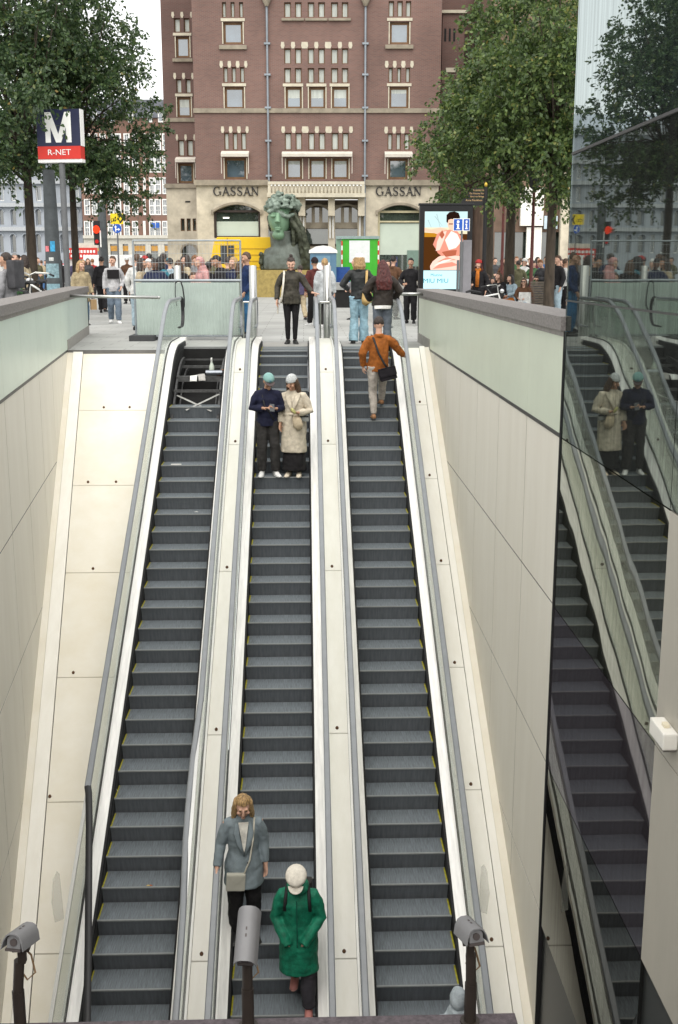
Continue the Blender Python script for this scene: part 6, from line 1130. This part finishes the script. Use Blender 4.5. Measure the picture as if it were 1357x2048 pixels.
for k in range(13): x = -.05+.1*k/12; b.loft([(x*.8,.062,.0),(x*1.15,.075,-.09),(x*1.5,.082,-.17),(x*1.45+.006*math.sin(5*k),.075,-.262)], [.018,.021,.022,.009], 7)
o = addpart(t, 'hair_length', M_hairs['red'], b); remesh(o, .011, 1, .008, 26)
w7 = person('woman in pale grey hooded coat walking away, behind the column between middle and right escalators', (P(650,30).x,P(650,30).y,0), PI, 1.80, dict(LK=(.05,-.06,.29), LA=(.05,-.03,.042), RA=(-.05,.10,.06)), M_skin, ('coat', cloth('pale_grey', (.42,.44,.45)), .36, .022, .022), ('straight', M_char), ('ponytail', M_hairs['blond']), M_white_sh, fine=False)
m3 = person('person in maroon jacket and black beanie walking away left of the pale grey coat', (P(630,31).x,P(630,31).y,0), PI+R(20), 1.82, dict(LA=(.05,-.09,.042), RA=(-.05,.12,.06), RK=(-.05,.03,.29)), M_skin2, ('jacket', cloth('maroon', (.085,.022,.020)), .47, .01, .02), ('straight', M_blk), ('beanie', M_hairs['black'], cloth('beanie_dark', (.02,.012,.014))), M_white_sh)
m4 = person('man in grey sweater with black chest panel and blue jeans walking at the left', (P(226,32.4).x,P(226,32.4).y,0), R(12), 1.88, dict(hy=R(-35), hp=R(6), LE=(.155,.02,.65), LW=(.11,-.085,.535), LK=(.058,-.035,.29), LA=(.058,-.05,.042), RK=(-.05,-.01,.29), RA=(-.045,.10,.06)), M_skin, ('jacket', cloth('sweater_grey', (.42,.42,.43)), .475, .004, .014), ('straight', cloth('jeans_grey_blue', (.14,.18,.23))), ('short', M_hairs['brown']), M_white_sh)
t, j, Hm, h = m4; b = MB(); b.box(-.165,.165,-.152,-.06,1.25,1.50); addpart(t, 'chest_panel', M_blk, b, bevel=.02)
w8 = person('blonde woman in beige trench coat carrying a paper bag beside the left wall end', (P(162,31.5).x,P(162,31.5).y,0), R(25), 1.75, dict(hy=R(30), LW=(.16,-.05,.49)), M_skin, ('coat', cloth('trench_beige', (.32,.26,.16)), .36, .03, .025), ('straight', M_jean), ('long', M_hairs['blond'], None, .09), M_blk_sh)
t, j, Hm, h = w8; b = MB(); b.box(.20,.36,-.16,-.06,.42,.70); addpart(t, 'paper_bag', mat('paper_brown', (.30,.20,.10), .8, 0, .1), b)
m5 = person('man in navy polo shirt and bright blue jeans between fence and statue pedestal', (P(494,26.3).x,P(494,26.3).y,0), R(-70), 1.91, dict(LW=(.14,-.08,.52)), M_skin2, ('jacket', cloth('polo_navy', (.012,.028,.085)), .475, .004, .012), ('straight', cloth('jeans_bright', (.035,.13,.26))), ('short', M_hairs['brown']), M_blk_sh)
# ---------------------------------------------------------------- crowd: a few built figures, copied with other clothes
protos = {}
def proto(key, *a, **k): protos[key] = a, k
STAND = dict(LE=(.15,.02,.645), RE=(-.16,.0,.65), RW=(-.09,-.11,.60), dR=(.6,-.6,.1)); WALK = dict(LK=(.055,-.05,.29), LA=(.055,-.075,.042), RK=(-.05,.02,.29), RA=(-.05,.13,.065), LW=(.15,.03,.50), RW=(-.155,-.07,.51))
PHONE = dict(head=(0,-.04,.912), hp=R(26), RE=(-.155,-.01,.655), RW=(-.05,-.13,.645), dR=(.7,-.5,.1), LE=(.155,-.01,.655), LW=(.05,-.13,.645), dL=(-.7,-.5,.1))
SIT = dict(pelvis=(0,.0,.285), waist=(0,.015,.37), chest=(0,.0,.49), neck=(0,-.005,.585), head=(0,-.03,.675), LS=(.105,-.0,.56), RS=(-.105,0,.56), LE=(.145,-.03,.42), RE=(-.145,-.03,.42), LW=(.07,-.15,.38), RW=(-.07,-.15,.38), LH=(.055,-.01,.275), RH=(-.055,-.01,.275), LK=(.07,-.24,.275), RK=(-.07,-.24,.275), LA=(.07,-.25,.042), RA=(-.07,-.25,.042))
CM = {n: cloth('crowd_'+n, c) for n, c in dict(black=(.016,.015,.017), navy=(.02,.026,.06), white=(.60,.60,.58), grey=(.24,.24,.25), blue=(.05,.12,.26), brown=(.11,.055,.03), beige=(.40,.33,.22), pink=(.52,.28,.27), red=(.34,.03,.03), green=(.06,.14,.06), olive=(.12,.115,.065), paleblue=(.34,.44,.50), orange=(.45,.14,.02), maroon=(.10,.02,.03), purple=(.07,.06,.11), darkgrey=(.06,.06,.065), teal=(.03,.15,.2)).items()}
kinds = dict(stand=(STAND,'jacket',.47,'short'), walk=(WALK,'jacket',.47,'short'), phone=(PHONE,'jacket',.47,'short'), longh=(STAND,'jacket',.46,'long'), walkl=(WALK,'coat',.38,'long'), hij=(PHONE,'coat',.36,'hijab'), capm=(STAND,'jacket',.47,'cap'), sit=(SIT,'jacket',.24,'long'), sitm=(SIT,'jacket',.24,'short'))
base = {}; KM = None
def crowd(kind, label, u, D, vtop, rz, c_top, c_bot, hr='dark', sk=M_skin, group=None):
    """one of the crowd; the height is read from where the top of the head is seen"""
    hgt = CH + (533.4-vtop)*D/2300
    if kind.startswith('sit'): hgt = max(1.45, min(1.95, hgt/.735))
    hgt = max(1.5, min(2.0, hgt)); p = P(u, D)
    if kind not in base:
        ps, tk, hem, hk = kinds[kind]; H0 = 1.75
        if kind.startswith('sit'): ps = SIT
        hm_ = M_hairs.get(hr, M_hairs['dark']); hh = (hk, hm_, CM['white'], .10) if hk in ('long','cap') else (hk, hm_ if hk != 'hijab' else CM['pink'])
        t = person(label, p, rz, H0, ps, sk, (tk, CM[c_top], hem, .012, .02), ('straight', CM[c_bot]), hh, None, vox=.012, face=False)[0]; base[kind] = t
    else:
        t = copy_tree(base[kind], CK[kind])
    t.location = p; t.rotation_euler = (0,0,rz); s = hgt/1.75; t.scale = (s,s,s); t['label'] = label
    if group: t['group'] = group
    elif 'group' in t: del t['group']
    if kind not in CK: CK[kind] = kidmap()
    for c in CK[kind].get(base[kind].name, []) if t == base[kind] else [o for o in t.children]:
        n = c.name.split('.')[0]; m = CM[c_top] if n in ('jacket','coat','hoodie') else CM[c_bot] if n in ('trousers',) else M_hairs[hr] if n == 'hair' and hr in M_hairs else CM.get(hr) if n in ('headscarf','cap') and hr in CM else sk if n == 'body' else None
        if m: c.material_slots[0].link = 'OBJECT'; c.material_slots[0].material = m
    return t
CK = {}
g1 = 'people behind the site fence'
for a in [
 ('capm','man in brown jacket with pale cap standing left of the fence',255,50,507,0,'brown','black','white',M_skin2),
 ('walk','person in black with backpack walking behind the man in grey sweater',204,40,513,PI,'black','black','black',M_skin2),
 ('stand','person in white shirt just inside the left fence post',275,29,508,R(160),'white','paleblue','brown'),
 ('longh','woman in cream top reaching out near the left fence post',284,27.5,516,R(80),'beige','grey','dark',M_skin2),
 ('capm','person with red cap in the crowd behind the fence',291,31,512,R(200),'orange','blue','red'),
 ('hij','woman in white headscarf behind the mesh fence',296,28.5,516,R(30),'white','grey','white'),
 ('stand','man in black turned away, tallest of the crowd behind the fence left half',299,36,499,PI,'black','black','black',M_skin3),
 ('phone','dark haired person in navy facing the fence',311,27,515,0,'navy','blue','black',M_skin3),
 ('longh','woman in teal top beside the dark haired person in navy',322,29,513,R(140),'teal','black','black',M_skin2),
 ('stand','person in navy with head turned, behind the fence left of the steel column',328,33,506,PI,'navy','black','dark',M_skin2),
 ('walk','person in pale blue shirt behind the fence near the steel column',341,31,516,PI,'paleblue','black','black'),
 ('longh','woman with long brown hair in black just behind the steel column',358,27.5,520,PI,'black','black','brown'),
 ('longh','woman in beige jacket right of the steel column, turned left',374,33,510,R(-80),'beige','black','dark'),
 ('phone','man in grey jacket bending over his phone behind the fence',387,33.5,509,R(60),'grey','black','ginger'),
 ('sitm','child in dark blue sitting low behind the fence',385,27.5,540,R(30),'navy','blue','brown'),
 ('hij','woman in pink headscarf and pink coat behind the fence',405,27,512,R(-60),'pink','maroon','pink'),
 ('walk','person in black jacket directly behind the pink headscarf',417,28,523,PI,'black','black','black',M_skin3),
 ('phone','man in black leather jacket looking at his phone behind the fence',440,26.8,509,R(-70),'black','black','black',M_skin2),
 ('stand','person in grey blue jacket behind the man in black leather jacket',456,30,514,PI,'darkgrey','grey','dark'),
 ('longh','blonde woman in navy near the right fence post',468,28,514,R(-40),'navy','paleblue','blond'),
 ('walkl','woman in long brown grey coat beyond the right fence post',482,27,521,R(100),'olive','grey','brown'),
 ('stand','person in maroon top far behind the left half of the mesh fence',306,46,514,0,'maroon','black','dark'),
 ('walk','person in grey top far behind the mesh fence beside the arched door',366,48,513,PI,'grey','blue','black',M_skin2),
 ('longh','woman in olive jacket far behind the mesh fence near the yellow van',425,47,516,R(40),'olive','black','brown'),
 ('stand','man in dark grey far behind the mesh fence left of the yellow van',398,50,516,R(-30),'darkgrey','black','grey'),
 ('capm','person in teal cap and jacket far behind the mesh fence',334,52,517,R(100),'teal','black','teal'),
 ]: crowd(*a, group=g1)
g2 = 'people on the left of the square'
for a in [
 ('stand','man in light grey sweater with dark backpack at the left edge of the photo',14,20.5,505,R(-110),'grey','darkgrey','dark',M_skin2),
 ('longh','person in green jacket behind the backpack man',22,27,511,R(60),'green','black','dark'),
 ('stand','tall man in navy beside the first tree trunk',31,36,502,R(30),'navy','blue','grey'),
 ('walk','person in black and white check coat left of the first tree trunk',10,38,507,R(150),'white','black','dark'),
 ('longh','woman with large tan shopping bag beside the first tree trunk',50,33,510,R(-100),'beige','black','dark'),
 ('walk','person in bright blue jacket touching the first tree trunk',60,40,514,PI,'blue','black','brown'),
 ('walk','far person in cream top and jeans between first trunk and sticker mast',84,75,511,PI,'beige','blue','brown'),
 ('walk','far person in dark blue beside the cream top walker',92,76,514,0,'navy','darkgrey','dark'),
 ('stand','far person in white shirt near the pale building door',74,80,518,0,'white','navy','black'),
 ('walkl','woman in dark coat in front of the market stall',177,58,512,R(20),'darkgrey','black','brown'),
 ('walk','person in red top in front of the white van',186,62,515,PI,'red','black','ginger'),
 ('longh','woman in pale top behind the metro pole gap',168,70,514,R(10),'pink','grey','blond'),
 ('walk','person in dark coat walking left behind the crate bicycle',38,41,508,R(-60),'darkgrey','black','black'),
 ('longh','woman in navy with brown hair just right of the backpack man',24,45,510,R(40),'navy','blue','brown'),
 ('stand','man in maroon jacket at the far left near the pale building',4,52,513,R(20),'maroon','black','dark'),
 ('walk','person in white shirt at the far left near the man in maroon',16,60,515,PI,'white','blue','dark'),
 ('stand','person in olive jacket right of the first tree trunk',76,52,512,R(60),'olive','black','brown'),
 ('walkl','woman in black coat between sticker mast and metro pole',121,62,515,0,'black','black','dark'),
 ('walk','man in purple grey jacket behind the blonde woman in trench coat',150,66,516,PI,'purple','black','dark'),
 ]: crowd(*a, group=g2)
for u in (14,):
    bp_ = MB(); bp_.box(-.15,.15,.09,.25,1.15,1.62); o = bp_.build('backpack', CM['darkgrey'], None, bevel=.03); q = [t for t in COL.objects if t.get('label','').startswith('man in light grey sweater')][0]; o.parent = q
sb_ = MB(); sb_.prism([(-.22,0),(.22,0),(.17,.42),(-.17,.42)], -.06, .06); o = sb_.build('shopping_bag', mat('shopping_tan', (.42,.28,.14), .7, 0, .1), [t for t in COL.objects if t.get('label','').startswith('woman with large tan')][0]); o.location = (-.12,-.25,.55)
g3 = 'people in the middle of the square'
for a in [
 ('stand','man in brown jacket with his back turned, in front of the right shop window',787,35,512,PI+R(-30),'brown','black','black'),
 ('longh','woman facing the man in brown jacket, half hidden by him',776,36.5,520,0,'pink','black','dark'),
 ('stand','bearded man in black hooded sweater left of the advertising screen',822,32.5,516,R(-15),'black','black','black',M_skin2),
 ('walk','person in purple grey top and beige trousers behind the woman in waxed jacket',601,34,530,PI+R(20),'purple','beige','dark'),
 ('walk','person in grey trousers striding left, half hidden by the leather jacket woman',712,35,516,R(-70),'grey','grey','blond'),
 ]: crowd(*a, group=g3)
g4 = 'people under the right trees'
for a in [
 ('longh','woman in black coat with orange scarf and red cap beside the info post',958,33,520,R(-30),'black','black','red'),
 ('sitm','person in black seated next to the pram holding a yellow flower',977,36,549,R(-60),'black','black','brown'),
 ('sit','woman in black jacket and white top on the low bench',1000,36.8,546,R(-50),'black','black','brown'),
 ('sit','person in pale blue jacket with lilac lap cloth on the low bench',1024,36.5,550,R(-60),'paleblue','orange','black'),
 ('sit','woman in sunglasses and jeans with white bag on the high slatted bench',1050,35.4,557,R(-25),'brown','paleblue','brown'),
 ('stand','man in olive jacket with cream shoulder bag, back turned, behind the benches',1037,41,521,PI,'olive','black','dark',M_skin2),
 ('stand','man in green shirt under dark jacket facing the benches',1033,48,511,0,'green','black','ginger'),
 ('capm','person in white cap beside the man in green shirt',1049,46,517,R(30),'white','black','white'),
 ('phone','brown haired man in dark coat leaning behind the high bench',1084,38,518,R(-60),'darkgrey','black','ginger'),
 ('stand','man in black jacket and pale jeans beside the mirror pavilion',1116,35,511,R(-70),'black','paleblue','brown'),
 ('stand','person in white and black half hidden behind the man in pale jeans',1131,36.5,517,R(100),'white','black','brown',M_skin2),
 ('walk','dark silhouette of a person in front of the white portal, left one',1042,57,499,PI,'black','black','brown'),
 ('walk','dark silhouette of a person in front of the white portal, right one',1052,58,493,PI,'black','black','black'),
 ('longh','woman in maroon among the tree trunks',1075,50,514,R(40),'maroon','black','dark'),
 ('stand','person in blue shirt between the trunks near the high bench',1092,46,508,R(10),'blue','black','brown'),
 ('stand','man in dark grey standing deep under the trees left of the rear red lamp post',990,55,514,R(20),'darkgrey','black','dark'),
 ('longh','woman in red brown jacket between rear red lamp post and trunk',1011,52,516,R(-30),'brown','black','brown'),
 ('walk','person in navy coat walking under the trees right of the low bench',1027,56,512,R(70),'navy','black','black'),
 ('stand','person in black with white scarf behind the high bench left end',1060,48,516,R(0),'black','darkgrey','ginger'),
 ('phone','person in dark green reading beside the front red lamp post',1068,43,520,R(-20),'green','black','dark'),
 ('sitm','man in navy sitting on the far side of the high bench',1075,38,552,R(100),'navy','black','brown'),
 ('sit','woman in maroon seated behind the pram',984,40,556,R(20),'maroon','black','dark'),
 ('longh','woman in purple grey coat near the mirror pavilion edge',1123,42,518,R(-20),'purple','black','brown'),
 ('walk','person in olive walking behind the finger post',973,48,518,PI,'olive','blue','dark'),
 ]: crowd(*a, group=g4)
q = [t for t in COL.objects if t.get('label','').startswith('woman in black coat with orange')][0]; b = MB(); b.loft([(-.09,.02,1.50),(0,-.10,1.44),(.09,.02,1.50)],[.05,.055,.05],8); b.loft([(.02,-.12,1.45),(.03,-.17,1.25),(.02,-.16,1.0)],[(.05,.02),(.06,.02),(.05,.015)],8,side=(1,0,0)); b.build('scarf', CM['orange'], q, smooth='all'); b = MB(); b.ball((0,-.01,1.67),(.10,.115,.10),14,10,fn=lambda v: Vector((v.x,v.y,max(v.z,-.1)))); b.build('cap', CM['red'], q, smooth='all')
q = [t for t in COL.objects if t.get('label','').startswith('woman in sunglasses')][0]; b = MB(); b.prism([(-.2,0),(.2,0),(.18,.36),(-.18,.36)], -.07, .07); o = b.build('white_bag', CM['white'], q); o.location = (.10,-.26,.50); b = MB(); b.box(-.07,.07,-.16,-.13,1.175,1.21); o = b.build('sunglasses', M_black, q)
q = thing('pram', 'black pram standing between the seated people at the right', 'pram', P(990,35.2), R(30)); b = MB(); b.ball((0,0,.72),(.36,.22,.24),14,8,fn=lambda v: Vector((v.x,v.y,min(v.z,.3)))); b.build('seat', M_char, q, smooth='all'); b = MB(); b.ball((.12,0,.80),(.26,.23,.28),14,8,fn=lambda v: Vector((max(v.x,-.2),v.y,max(v.z,0)))); b.build('hood', M_blk, q, smooth='all'); b = MB()
for s in (-1,1): b.cyl((-.5,s*.2,1.0),(.3,s*.2,.2),.014,6); b.cyl((.3,s*.2,.55),(-.3,s*.2,.2),.014,6)
b.cyl((-.5,-.2,1.0),(-.5,.2,1.0),.016,6); b.build('frame', M_grey, q)
for x in (-.3,.3):
    for s in (-1,1): b = MB(); b.cyl((x,s*.2,.14),(x,s*.24,.14),.14,14); b.build('wheel', M_black, q, smooth=True)
